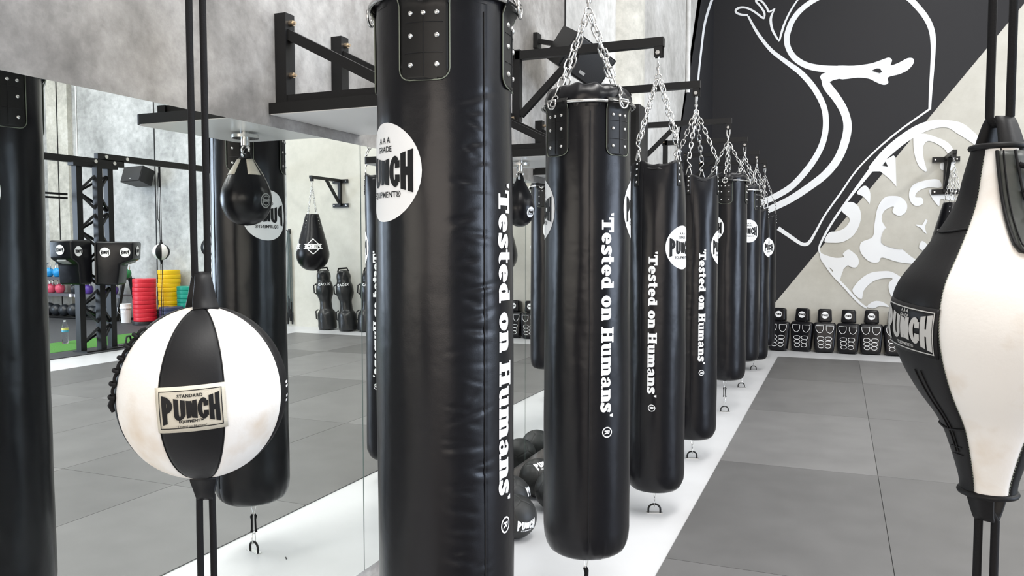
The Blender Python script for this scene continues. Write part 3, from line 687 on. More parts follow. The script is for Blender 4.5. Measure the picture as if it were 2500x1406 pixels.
# ------------------------------------------------------------------ teardrop double end ball, right foreground
def teardrop():
    dep=1.15; k=dep/FPX; c=EYE+ROT@Vector(((2425-1250)*k,(703-782)*k,dep)); Z=c.z
    az=math.atan2(EYE.y-c.y,EYE.x-c.x)
    t=thing('double_end_ball','black and white leather teardrop ball strung on black cords, right foreground','double end ball',tuple(c),az)
    P=[(371,66),(430,82),(490,97),(546,127),(620,180),(680,228),(726,248),(782,255),(833,247),(897,220),(960,181),(1024,131),(1076,104),(1166,74),(1202,69)]
    prof=smooth([(r*k*.9,-(y-782)*k) for y,r in P],4)
    seams=[-24,68,114,158,204,248,292,336]   # degrees right of the line to the camera: edges between black and white panels
    # order from the left: black -71..-8 , white -8..66, black 66..., closing round
    bnd=[-90,-28,46,102,152,198,232,256]
    def rad(z):
        for (r0,z0),(r1,z1) in zip(prof,prof[1:]):
            if z1<=z<=z0: return r1+(r0-r1)*(z-z1)/max(1e-9,z0-z1)
        return prof[0][0] if z>prof[0][1] else prof[-1][0]
    def srf(a,z,off=0):
        r=rad(z)+off; d=min(abs((a-R_(b2)+PI)%(2*PI)-PI) for b2 in bnd); r-=.0018*math.exp(-(d*r/.003)**2)
        return (r*math.cos(a),r*math.sin(a),z)
    zs=[z for r,z in prof]
    for i in range(8):
        a0,a1=R_(bnd[i]),R_(bnd[(i+1)%8]+(360 if i==7 else 0)); vs=[];fs=[];n=18
        for z in zs:
            for q in range(n+1): vs.append(srf(a0+(a1-a0)*(.5-.5*math.cos(PI*q/n)),z))
        for j in range(len(zs)-1):
            for q in range(n): u=j*(n+1)+q; fs.append((u,u+1,u+n+2,u+n+1))
        b_=MB(); b_.add(vs,fs,True); b_.build('black_panel' if i%2==0 else 'white_panel',M['leather'] if i%2==0 else M['whiteleather'],t)
    b_=MB()
    for b2 in(-90,-28,46):
        j=0; a=R_(b2)
        z=zs[0]-.01
        while z>zs[-1]+.005:
            p=Vector(srf(a,z,.0012)); b_.tube([p,Vector(srf(a+.008,z-.0024,.0012))],.0005,4); z-=.0042
    b_.build('seam_stitching',M['piping'],t)
    # lace flap at the upper right of the white panel
    vs=[];fs=[]; pl=[]
    z0,z1=zs[0]-.004,-(640-782)*k
    for i in range(19):
        z=z0+(z1-z0)*i/18; f=i/18
        aL=R_(-4+20*f+ (0 if f<.88 else (f-.88)*260)); aR=R_(100)
        for q in range(11): vs.append(srf(aL+(aR-aL)*q/10,z,.004+.003*noise.noise(Vector((q*.7,i*.9,3)))))
        pl.append(srf(aL+.02,z,.006)); 
    for j in range(18):
        for q in range(10): u=j*11+q; fs.append((u,u+1,u+12,u+11))
    b_=MB(); b_.add(vs,fs,True); o=b_.build('lace_flap',mat('flap_leather',(.05,.055,.05),.4,0,.3,60),t); sm=o.modifiers.new('thick','SOLIDIFY'); sm.thickness=.004; sm.offset=-1
    b_=MB(); b_.tube(pl,.0022,6); b_.tube([Vector(p)*1.0+Vector((0,.008,0)) for p in pl],.0012,5); b_.tube([srf(R_(26+14*i/12),z0+(z1-z0)*i/12,.0085) for i in range(13)],.002,6)
    b_.build('flap_stitching',M['leather'],o)
    b_=MB()
    for i in range(5):
        z=z0-.02-.036*i; b_.tube([srf(R_(30),z,.008),srf(R_(46),z-.006,.016),srf(R_(70),z-.012,.008)],.004,7)
    b_.build('laces',M['cord'],o)
    for z in(zs[0],zs[-1]):
        b_=MB(); r=rad(z)-.0005; b_.tube(torus_pts(r,32,(0,0,z+(.004 if z>0 else -.002))),.0045,8,True); b_.build('collar_piping',M['leather'],t)
    for z,a0,a1 in((-(560-782)*k,-90,-28),(-(1040-782)*k,-90,-28)):
        b_=MB(); b_.tube([srf(R_(a0+(a1-a0)*i/10),z-.004*math.sin(PI*i/10),.0012) for i in range(11)],.0016,5); b_.build('cross_seam',M['leather'],t)
    b_=MB()
    for s_ in(-54,-48): b_.tube([srf(R_(s_),-(900-782)*k-.012*i,.001) for i in range(11)],.001,5)
    b_.tube([srf(R_(a),-(1090-782)*k,.001) for a in(-62,-50,-40)],.001,5); b_.tube([srf(R_(a),-(1110-782)*k,.001) for a in(-62,-50,-40)],.001,5); b_.build('strap_stitching',M['leather'],t)
    # woven label
    def lab(off):
        def f(x,y):
            c_,s_=math.cos(R_(-5)),math.sin(R_(-5)); x,y=x*c_-y*s_,x*s_+y*c_
            z=-(796-782)*k+y; r=rad(z); return srf(R_(-52)+x/(.155),z,off)
        return f
    LW,LH=.128,.07
    a=MB(); put(a,dense([rect(-LW/2,-LH/2,LW/2,LH/2)],.012,.012),lab(.0028)); l=a.build('cloth_label',M['leather'],t); sm=l.modifiers.new('thick','SOLIDIFY'); sm.thickness=.0025; sm.offset=-1
    a=MB(); x,y,wd=LW/2-.005,LH/2-.005,.0016
    put(a,dense([rect(-x,-y,x,-y+wd),rect(-x,y-wd,x,y),rect(-x,-y,-x+wd,y),rect(x-wd,-y,x,y)],.012,.012),lab(.004)); put(a,name_flat(.112,.052),lab(.004)); put(a,small('A A A',.005,.02),lab(.004),0,0,.025); put(a,small('GRADE',.0045,.02),lab(.004),0,0,.018); put(a,small('EQUIPMENT®',.006,.02),lab(.004),0,0,-.0235)
    a.build('label_lettering',mat('silver_thread',(.48,.48,.47),.7),l)
    for s_,zc,ln,w0 in((1,zs[0],.05,.029),(-1,zs[-1],.046,.029)):
        for r2 in(20,):
            b_=MB()
            for q in(-1,1):
                pts=smooth([(q*w0,0),(q*w0*.8,ln*.4),(q*w0*.5,ln*.85),(q*.008,ln)],4); v=[]
                for x,z in pts:
                    hw=.019-.006*z/ln
                    for y in(-hw,hw): v.append((x,y,zc+s_*(z-.004)))
                b_.add(v,[(2*i,2*i+1,2*i+3,2*i+2) for i in range(len(pts)-1)],True)
            o=b_.build('strap_loop',M['leather'],t); o.rotation_euler=(0,0,R_(35 if s_>0 else -20)); sm=o.modifiers.new('thick','SOLIDIFY'); sm.thickness=.005; sm.offset=0
        top=(3.4-Z) if s_>0 else -Z+.022
        e=Vector((-math.sin(R_(0)),math.cos(R_(0)),0)); g=.0125 if s_>0 else .0105; tp=zc+s_*ln*.95
        b_=MB(); b_.tube([e*g*1.1+Vector((0,0,top)),e*g+Vector((0,0,tp)),e*(g*.5)+Vector((0,0,tp-s_*.01)),e*(-g*.5)+Vector((0,0,tp-s_*.01)),e*-g+Vector((0,0,tp)),e*-g*1.1+Vector((0,0,top))],.0058,10); b_.build('elastic_cord',M['cord'],t)
    return c
tc_=teardrop()
# overhead beam the teardrop ball hangs from (out of frame above)
b_=MB(); b_.box((tc_.x,tc_.y-1.5,3.44),(.06,4.2,.08)); b_.box((tc_.x,tc_.y-3.0,(3.48+CEIL)/2),(.05,.05,CEIL-3.48)); b_.box((tc_.x,tc_.y+.4,(3.48+CEIL)/2),(.05,.05,CEIL-3.48))
tag(b_.build('hanging_beam',M['bsteel']),'black steel beam over the camera from which the teardrop ball hangs','beam')
for nm,x,y,lb in(('a',tc_.x,tc_.y,'black floor ring under the teardrop ball'),('b',.93,1.07,'black floor ring under the round black and white ball')):
    g=MB(); g.tube([(.03*math.cos(R_(q)),0,.018+.026*math.sin(R_(q))) for q in range(0,181,20)],.005,8); g.cyl((-.03,0,0),(-.03,0,.02),.005,8); g.cyl((.03,0,0),(.03,0,.02),.005,8)
    tag(g.build('floor_anchor',M['bsteel'],None,(x,y,.02 if nm=='a' else 0)),lb,'floor ring')

# ------------------------------------------------------------------ medicine balls
def med_ball(x,y,z,r,label,rot):
    t=thing('medicine_ball',label,'medicine ball',(x,y,z),0,'black medicine balls by the mirror'); t.rotation_euler=rot
    b_=MB(); pr=[(r*math.sin(PI*i/72),-r*math.cos(PI*i/72)) for i in range(73)]
    # pentagon/hexagon like panel grooves
    ph=(1+5**.5)/2; C=[Vector(v).normalized() for v in [(0,a,b2*ph) for a in(-1,1) for b2 in(-1,1)]+[(a,b2*ph,0) for a in(-1,1) for b2 in(-1,1)]+[(b2*ph,0,a) for a in(-1,1) for b2 in(-1,1)]]
    b_.lathe(pr,144)
    for i,p in enumerate(b_.v):
        d=Vector(p).normalized(); q=sorted((d.dot(c) for c in C),reverse=True); e=q[0]-q[1]
        b_.v[i]=tuple(d*(r-.004*math.exp(-(e/.02)**2)))
    b_.build('shell',M['rubberball'],t)
    def f(off): return lambda x_,y_: tuple(Vector((math.cos(y_/r)*math.cos(x_/r),math.cos(y_/r)*math.sin(x_/r),math.sin(y_/r)))*(r+off))
    a=MB(); put(a,name_flat(r*.95,r*.5),f(.0014)); put(a,small('EQUIPMENT',r*.09,.02),f(.0014),0,0,-r*.27); a.build('lettering',M['print'],t)
    return t
MEDS=[(.30,4.07,.121,.121,'nearest one, half hidden by the first heavy bag',(0,R_(8),R_(-35))),
 (.165,4.80,.125,.125,'with white lettering on top, against the mirror',(R_(10),R_(-60),R_(-40))),
 (.345,4.60,.123,.123,'half hidden by the left side of the second heavy bag',(R_(15),R_(-42),R_(-30))),
 (.13,4.42,.118,.118,'in the gap beside the first heavy bag, against the mirror',(0,R_(-20),R_(20))),
 (.18,5.3,.12,.12,'on the floor behind the second heavy bag, against the mirror',(.5,.3,1)),
 (.46,5.05,.12,.12,'on the floor behind the second heavy bag, away from the mirror',(.2,1,.4)),
 (.28,5.04,.31,.118,'resting on top of the others, behind the second heavy bag',(.1,-.9,-.6)),
 (.16,5.6,.12,.12,'farthest one along the mirror',(.4,.2,2))]
for x,y,z,r,l,ro in MEDS: med_ball(x,y,z,r,'black panelled medicine ball, '+l,ro)

# ------------------------------------------------------------------ torso dummies along the end wall
def torso():
    t=thing('torso_dummy','x','training dummy',(0,0,0),0,'black torso dummies along the end wall')
    def soft_box(wb,wt,db,dt,h,seg=10,rad=.05,z0=0):
        vs=[];fs=[];n=16; m_=32
        for j in range(n+1):
            f=j/n; z=z0+h*f; e=min(1,math.sqrt(max(0,1-(max(0,abs(f-.5)*2-.72)/.28)**2)))*.16+.84
            W=(wb+(wt-wb)*f)/2*e; D=(db+(dt-db)*f)/2*e
            for k in range(m_):
                a=2*PI*k/m_; c,s_=math.cos(a),math.sin(a); p=.28
                vs.append((W*math.copysign(abs(c)**p,c),D*math.copysign(abs(s_)**p,s_)+.003*noise.noise(Vector((c*4,s_*4,z*14))),z))
        for j in range(n):
            for k in range(m_): l=(k+1)%m_; fs.append((j*m_+k,j*m_+l,(j+1)*m_+l,(j+1)*m_+k))
        fs.append(tuple(range(m_))[::-1]); fs.append(tuple(n*m_+k for k in range(m_))); return vs,fs
    b_=MB(); vs,fs=soft_box(.27,.34,.17,.2,.45); b_.add(vs,fs,True); b_.build('body',M['vinyl'],t)
    b_=MB(); vs,fs=soft_box(.21,.19,.17,.17,.2,z0=.46); b_.add(vs,fs,True); b_.add(*soft_box(.13,.13,.12,.12,.05,z0=.435),True); h=b_.build('head',M['vinyl'],t)
    fy=lambda z: -(.17+.03*z/.45)/2-.0045
    a=MB(); pl=lambda x,z: (x,fy(z),z)
    for s_ in(-1,1):
        for zc,wd in((.205,.088),(.145,.08),(.088,.074)):
            ht=.05; xc=s_*(.012+wd/2); o=[]
            L=smooth([(xc-wd/2+.02,zc+ht/2),(xc+wd/2-.02,zc+ht/2),(xc+wd/2,zc+.01),(xc+wd/2,zc-.01),(xc+wd/2-.02,zc-ht/2),(xc-wd/2+.02,zc-ht/2),(xc-wd/2,zc-.01),(xc-wd/2,zc+.01)],4,True); L.append(L[0]); L.append(L[1])
            put(a,dense(stroke(L,.006),0,0),pl)
        L=[(s_*.02,.40),(s_*.128,.40),(s_*.122,.34),(s_*.085,.292),(s_*.045,.30),(s_*.022,.34),(s_*.02,.40),(s_*.06,.40)]; L=[L[0]]+smooth(L[1:6],5)+L[6:]
        put(a,dense(stroke(L,.006),0,0),pl)
    a.build('muscle_outline',M['print'],t)
    a=MB()
    for y0,y1 in((-.05,-.035),(-.025,-.012),(.0,.012)): # three lines of side lettering
        put(a,small("'Tested on Humans'",.012,.01),lambda x,y: (.172-.03*(1-(.3+x)/.45)*.5+.0015,(y0+y1)/2+y*-1*0+y,.3-x))
        break
    a.build('side_lettering',M['print'],t)
    a=MB(); hf=lambda off: (lambda x,y: (x,-.088-off,.56+y))
    put(a,dense(disc(.05),0,0),hf(.001)); lo=a.build('logo',M['print'],h); a=MB(); put(a,name_flat(.08,.04),hf(.002)); a.build('logo_lettering',M['ink'],lo)
    return t
td=torso()
TX=[1.09,1.43,1.76,2.09,2.41,2.74,3.07,3.4]
for i,x in enumerate(TX):
    o=td if i==0 else copy_tree(td)
    o.location=(x,13.06+.02*((i*5)%3-1),.004); o.rotation_euler=(R_(-8),0,R_((-7,-9,2,-6,-4,3,-5,2)[i]))
    o['label']='black torso dummy with white muscle outlines, %s from the left along the end wall'%ORD[i]

# ------------------------------------------------------------------ speaker and box on the left wall
def speaker(name,label,loc,rot,s,cat='speaker'):
    t=thing(name,label,cat,loc); t.rotation_euler=rot
    w_,d_,h_=s; b_=MB(); b_.prism([(-w_/2,-d_/2),(w_/2,-d_/2),(w_*.36,d_/2),(-w_*.36,d_/2)],-h_/2,h_/2); b_.build('cabinet',M['bsteel'],t)
    b_=MB(); b_.box((0,-d_/2-.004,0),(w_*.92,.012,h_*.92),None,0,.004); b_.build('grille',mat(name+'_grille',(.02,.02,.021),.6,0,.6,500),t)
    b_=MB(); b_.box((0,-d_/2-.011,-h_*.3),(.05,.003,.02)); b_.build('badge',M['greyprint'],t)
    return t
s=speaker('wall_speaker','large black loudspeaker tilted on the left wall above the second heavy bag',(.3,5.17,2.89),(R_(30),R_(20),R_(62)),(.38,.27,.24))
b_=MB(); b_.box((.015,5.17,3.02),(.03,.08,.1)); b_.bar((.02,5.17,3.02),(.26,5.17,2.96),.03,.03); o=b_.build('wall_mount',M['bsteel']); o.parent=s; o.matrix_parent_inverse=Matrix.LocRotScale(s.location,s.rotation_euler,(1,1,1)).inverted()
t=thing('equipment_box','tall black steel box on the left wall behind the third heavy bag','box',(.227,6.485,2.45))
b_=MB(); b_.box((0,0,0),(.45,.31,.62),None,0,.008); b_.build('case',M['bsteel'],t); b_=MB(); b_.box((0,-.158,0),(.39,.006,.56)); b_.build('front_panel',M['board'],t)

# ------------------------------------------------------------------ pear bags and brackets on the end wall
def pear(X,yaw,lab):
    Y=DEND-.02
    a=thing('bag_bracket','black steel T shaped wall bracket '+lab[1],'bracket',(X,Y,0),0,'pear bag brackets on the end wall')
    b_=MB(); b_.box((0,-.03,2.66),(.06,.05,.5)); b_.box((0,-.006,2.89),(.36,.012,.075)); b_.box((0,-.006,2.42),(.36,.012,.075)); b_.build('wall_plate',M['bsteel'],a)
    tip=-.92
    b_=MB(); b_.box((0,tip/2-.02,2.9),(.055,-tip+.05,.055)); b_.box((0,tip,2.855),(.05,.05,.06)); b_.build('arm',M['bsteel'],a)
    b_=MB(); b_.bar((0,-.05,2.47),(0,-.46,2.88),.045,.045,(1,0,0)); b_.build('brace',M['bsteel'],a)
    for x in(-.14,.14):
        for z in(2.89,2.42): b_=MB(); b_.cyl((x,-.012,z),(x,-.026,z),.012,6); b_.build('bolt',M['chrome'],a)
    t=thing('pear_bag','black pear shaped punching bag '+lab[0],'punching bag',(X,Y+tip,0),yaw,'pear bags by the end wall')
    zt,zb=2.215,1.165
    pr=smooth([(0,zb),(.1,zb+.012),(.2,zb+.07),(.275,zb+.17),(.305,zb+.3),(.285,zb+.43),(.235,zb+.62),(.175,zb+.84),(.125,zt-.02),(.1,zt),(0,zt-.01)],3)
    b_=MB(); b_.lathe(pr,48); b_.build('body',M['vinyl'],t)
    def rad(z):
        for (r0,z0),(r1,z1) in zip(pr,pr[1:]):
            if z0<=z<=z1: return r0+(r1-r0)*(z-z0)/max(1e-9,z1-z0)
        return .1
    for k in range(4):
        an=PI/4+k*PI/2
        g=MB(); tri_ring(g,(.108*math.cos(an),.108*math.sin(an),zt-.01),.04,.06,.004,an+PI/2); g.build('strap_ring',M['chrome'],t)
        chain((.1*math.cos(an),.1*math.sin(an),zt+.045),(.01*math.cos(an),.01*math.sin(an),2.7),r=.0042,seg=5,n=8,L=.06,W=.032).build('chain',M['chrome'],t)
        for z in(zt-.06,zt-.12,zt-.18,zt-.24): rivet(t,((rad(z)+.001)*math.cos(an),(rad(z)+.001)*math.sin(an),z),(math.cos(an),math.sin(an),.2))
    chain((0,0,2.69),(0,0,2.83),r=.0042,seg=5,n=8,L=.06,W=.032).build('chain',M['chrome'],t)
    def f(a0,off): return lambda x,y: ((rad(1.62+y)+off)*math.cos(a0+x/.26),(rad(1.62+y)+off)*math.sin(a0+x/.26),1.62+y)
    for a0 in(-PI/2,0):
        a=MB(); s_=.14
        dm=[]
        for p,q in(((0,s_),(s_,0)),((s_,0),(0,-s_)),((0,-s_),(-s_,0)),((-s_,0),(0,s_))): dm+=stroke([p,q],.014)
        dm+=[[(-.16,-.045),(.16,-.045),(.16,-.03),(-.16,-.03)],[(-.16,.045),(.16,.045),(.16,.03),(-.16,.03)]]
        put(a,dense(dm,.04,.04),f(a0,.002)); put(a,name_flat(.27,.1),f(a0,.003)); a.build('logo',M['print'],t)
pear(3.36,.4,('partly hidden behind the teardrop ball','for the pear bag behind the teardrop ball'))
pear(5.25,R_(-15),('reflected at the joint of two mirror panels','for the pear bag reflected at the mirror joint'))
pear(7.14,R_(-38),('hanging alone before the cream wall in the mirror','for the pear bag hanging alone in the mirror'))

# ------------------------------------------------------------------ mural on the end wall
def end(u,v,off=.003): p=on(u,v,1,DEND-off); return Vector((p.x,p.y,p.z))
def lw(u,v,off=.003): p=on(u,v,0,off); return Vector(p)
c2=lambda x,y: (1650+x*.46221,y*.46221)      # traced from an enlargement of the upper right of the photograph
c3=lambda x,y: (1850+x*.2489,550+y*.2489)
mural=thing('wall_mural','large black and white painted mural of swirling line figures on the end wall','mural',(0,DEND,0))
LAY={}
def wall_poly(name,polys,fn,m_,parent):
    b_=MB()
    for i,p in enumerate(polys): k=[fn(x,y,LAY.get(id(p),0)) for x,y in p]; b_.add(k,[tuple(range(len(k)))])
    o=b_.build(name,m_); o.parent=parent; o.matrix_parent_inverse=Matrix.Translation(parent.location).inverted(); return o
# black field: everything left of the slanting edge, round the corner onto the left wall
e1,e2=end(2500,9),end(1973,642); sl=(e2.z-e1.z)/(e2.x-e1.x); zt=CEIL-.01
xt=e1.x+(zt-e1.z)/sl; x0=e1.x+(0.0-e1.z)/sl; z0=e1.z+(0-e1.x)*sl
b_=MB(); yy=DEND-.002; b_.add([(.001,yy,max(.001,z0)),(max(.001,x0),yy,.001)] and [(.001,yy,.001),(max(.002,x0),yy,.001),(xt,yy,zt),(.001,yy,zt)],[(0,1,2,3)])
q0,q1=lw(1712,0),lw(1660,335); sy=(q1.y-q0.y)/(q1.z-q0.z); ya=q0.y+(zt-q0.z)*sy; yb=q0.y+(0-q0.z)*sy
b_.add([(.002,ya,zt),(.002,DEND-.001,zt),(.002,DEND-.001,2.08),(.002,q0.y+(2.08-q0.z)*sy,2.08)],[(0,1,2,3)])
o=b_.build('black_field',M['muralblack']); o.parent=mural; o.matrix_parent_inverse=Matrix.Translation(mural.location).inverted()
S=lambda pts,ws,cv,n=6: stroke(smooth([cv(*p) for p in pts],n),[w for w in smooth([(a*.46221 if cv is c2 else a*.2489,0) for a in ws],n) for w in [w[0]]])
class Shapes(list):
    def __iadd__(s_,o):
        s_.n=getattr(s_,'n',0)
        for q in o:
            s_.append(q)
            if len(q)>4: s_.n+=1; LAY[id(q)]=s_.n*.00025
            else: LAY[id(q)]=(s_.n+1)*.00025
        s_.n+=1
        return s_
SH=Shapes()  # white shapes on the end wall, in photograph coordinates
# border line of the figure
SH+=S([(540,1205),(610,1253),(660,1286),(690,1290),(712,1270),(740,1222),(790,1132),(870,1020),(950,905),(1050,800),(1180,690),(1341,576)],[22,20,18,18,16,12,10,10,9,9,9,10],c2)
SH+=S([(1341,578),(1346,480),(1358,300),(1358,200),(1345,140),(1318,88),(1280,40),(1230,-10),(1150,-60)],[14,18,24,30,32,32,32,32,32],c2)
# head ring and its tail into the arm
SH+=S([(860,-60),(740,-5),(665,48),(618,105),(593,165),(586,210),(596,258),(630,308),(690,345),(770,362),(860,366)],[26,26,27,28,30,30,30,32,34,36,36],c2)
SH+=S([(650,-10),(610,50),(580,110),(562,160),(547,216)],[8,9,10,12,8],c2)
SH+=S([(1150,-60),(1080,-90),(1000,-102),(930,-95),(860,-60)],[32,31,30,28,26],c2)
# arm with open hand to the right
SH+=[[c2(*p) for p in q] for q in (
 [(760,405),(772,390),(800,380),(850,366),(930,368),(1000,362),(1020,400),(960,408),(880,412),(830,424),(800,440),(785,460)],
 smooth([(840,352),(940,347),(1030,335),(1090,315),(1125,304),(1142,318),(1136,345),(1180,330),(1225,307),(1254,310),(1255,335),(1225,370),(1180,392),(1122,408),(1122,438),(1098,448),(1060,435),(1020,416),(960,410),(860,416)],4,True),)]
# two long body strokes
SH+=S([(778,405),(800,455),(850,520),(890,590),(907,665),(893,750),(855,840),(790,920),(700,990),(600,1055),(500,1103),(440,1128)],[22,46,46,44,44,44,42,40,38,36,34,30],c2)
SH+=S([(382,85),(430,172),(500,262),(580,325),(660,385),(730,465),(780,560),(793,650),(780,740),(745,820),(690,900),(610,985),(520,1040),(440,1075)],[10,16,20,24,30,32,32,32,32,32,32,32,32,30],c2)
# open hand at upper left
SH+=S([(382,80),(350,78),(322,68),(318,52),(340,40),(375,42),(415,62),(455,92),(468,98)],[10,11,12,12,12,11,11,11,6],c2)
SH+=S([(466,98),(468,70),(448,35),(424,8),(432,-2),(455,8),(480,40),(492,62),(525,44)],[6,11,11,11,11,11,11,10,4],c2)
SH+=S([(524,44),(502,95),(508,150),(530,195),(546,218)],[4,13,13,11,6],c2)
# second figure, its outline band and inner curls
SH+=S([(820,1370),(770,1345),(757,1310),(780,1255),(830,1168),(920,1040),(1040,885)],[9,9,10,12,12,14,26],c2)
SH+=S([(1030,895),(1110,810),(1200,735),(1290,680),(1370,655),(1440,655),(1500,678),(1560,720),(1620,770)],[34,48,50,50,44,40,60,52,40],c2)
SH+=[[c2(*p) for p in q] for q in (
 [(1030,905),(1060,870),(1150,820),(1160,830),(1165,985),(1135,950),(1080,905)],
 smooth([(985,985),(1010,985),(1027,1020),(1024,1075),(1010,1060),(985,1035),(955,1020)],3,True),
 smooth([(905,1070),(940,1070),(970,1100),(978,1150),(962,1205),(930,1250),(880,1278),(830,1282),(785,1275),(810,1228),(850,1222),(890,1205),(915,1175),(915,1150),(880,1120),(878,1100)],4,True),
 smooth([(1260,715),(1305,705),(1370,722),(1440,755),(1472,810),(1475,870),(1450,900),(1400,895),(1400,860),(1440,850),(1430,800),(1380,760),(1330,745),(1305,780),(1310,840),(1325,905),(1285,880),(1262,820),(1255,760)],4,True),
 smooth([(1330,950),(1390,950),(1400,990),(1330,990),(1280,1010),(1265,1040),(1300,1045),(1305,1075),(1270,1088),(1240,1065),(1232,1020),(1255,975)],4,True),
 smooth([(1130,1035),(1185,1040),(1220,1075),(1215,1120),(1180,1140),(1145,1120),(1150,1090),(1100,1115),(1090,1170),(1140,1240),(1180,1300),(1250,1360),(1310,1395),(1180,1385),(1090,1360),(1070,1385),(1020,1380),(975,1330),(980,1280),(1040,1250),(1050,1180),(1065,1100),(1095,1050)],4,True),
 [(1268,1185),(1300,1190),(1320,1158),(1330,1163),(1315,1200),(1325,1235),(1310,1225),(1296,1205),(1270,1192)],
 smooth([(1300,1272),(1335,1300),(1320,1325),(1285,1310)],3,True),
 smooth([(1340,1002),(1400,1010),(1460,1020),(1470,1060),(1400,1050),(1390,1090),(1350,1040)],3,True))]
SH+=[[c3(*p) for p in q] for q in (
 smooth([(610,270),(660,290),(760,318),(845,310),(835,280),(885,238),(930,260),(980,310),(992,370),(960,415),(905,405),(885,392),(850,420),(830,450),(800,540),(735,478),(735,440),(680,398),(620,340)],3,True),
 [(735,470),(800,540),(840,440),(770,420)],
 smooth([(930,650),(960,580),(1030,510),(1110,465),(1210,450),(1310,455),(1420,520),(1560,640),(1500,700),(1400,760),(1330,720),(1290,650),(1285,570),(1320,520),(1200,525),(1110,565),(1040,640),(1015,725)],4,True),
 smooth([(1070,795),(1140,745),(1220,750),(1290,800),(1200,790),(1130,815)],3,True))]
SH+=S([(640,350),(735,480),(850,600),(930,690),(1010,770),(1070,810)],[22,24,26,26,24,18],c3)
wall_poly('white_figure',SH,lambda u,v,l: end(u,v,.004+l),M['muralwhite'],mural)
# grey centre shapes showing wall or paint inside the white shapes
wall_poly('figure_opening',[[c2(*p) for p in [(1036,372),(1062,361),(1078,362),(1089,378),(1078,386)]],[c2(1092,873),c2(1108,853),c2(1120,880)]],lambda u,v,l: end(u,v,.016),M['muralblack'],mural)
wall_poly('figure_opening',[[c2(*p) for p in smooth([(1108,1205),(1165,1240),(1205,1310),(1150,1310),(1085,1280)],3,True)]],lambda u,v,l: end(u,v,.016),M['beige'],mural)
wall_poly('border_line',S([(192,-5),(170,60),(150,140),(135,260),(120,400),(112,520),(95,700)],[14,13,12,11,10,9,8],c2),lambda u,v,l: lw(u,v,.005),M['muralwhite'],mural)

# ------------------------------------------------------------------ far side of the room, seen only in the mirror
RX=8.95
def mir(u,v,ax,val):     # a point seen in the mirror, ax 0: x known, 1: y known, 2: z known
    p=on(u,v,ax,-val if ax==0 else val); return Vector((-p.x,p.y,p.z))
# rig column: three legs laced with zigzag bars
t=thing('rig_column','black laced steel rig column standing at the edge of the green turf','column',(0,0,0))
LG=[(8.78,8.76),(8.66,9.02),(8.78,9.32)]; 
for x,y in LG: b_=MB(); b_.box((x,y,1.44),(.1,.1,2.86)); b_.build('leg',M['bsteel'],t)
for (a,b2) in((0,1),(1,2),(0,2)):
    (xa,ya),(xb,yb_)=LG[a],LG[b2]; n=9; b_=MB()
    for i in range(n):
        z0,z1=.12+i*2.62/n,.12+(i+1)*2.62/n
        if i%2: b_.bar((xa,ya,z1),(xb,yb_,z0),.035,.035)
        else: b_.bar((xa,ya,z0),(xb,yb_,z1),.035,.035)
    b_.build('lacing',M['bsteel'],t)
b_=MB(); b_.box((8.72,9.04,.015),(.3,.72,.03)); b_.build('base_plate',M['bsteel'],t)
b_=MB(); b_.box((8.76,9.04,2.86),(.12,.8,.05)); b_.build('cap_plate',M['bsteel'],t)
for nm,x,y0,y1,z,l in (('rig_beam',RX-.06,-2,9.7,2.945,'black steel rig beam running from the laced column towards the camera'),('rig_beam',RX-.06,9.2,13.2,3.035,'black steel rig beam running from the laced column towards the end wall')):
    t=thing(nm,l,'beam',(x,(y0+y1)/2,z),0,'overhead rig beams')
    b_=MB(); b_.box((0,0,0),(.08,y1-y0,.1)); b_.build('beam',M['bsteel'],t)
    for y in((9.15,9.5) if y0<0 else (9.35,9.75)): b_=MB(); b_.cyl((-.04,y-(y0+y1)/2,.0),(-.06,y-(y0+y1)/2,.0),.03,10); b_.build('bolt',M['chrome'],t)
b_=MB()
for z in(2.42,2.36): b_.box((9.05,5.5,z),(.03,6.6,.03))
tag(b_.build('rig_rail',M['bsteel']),'pair of thin black rails running level from the laced column towards the camera','rail')
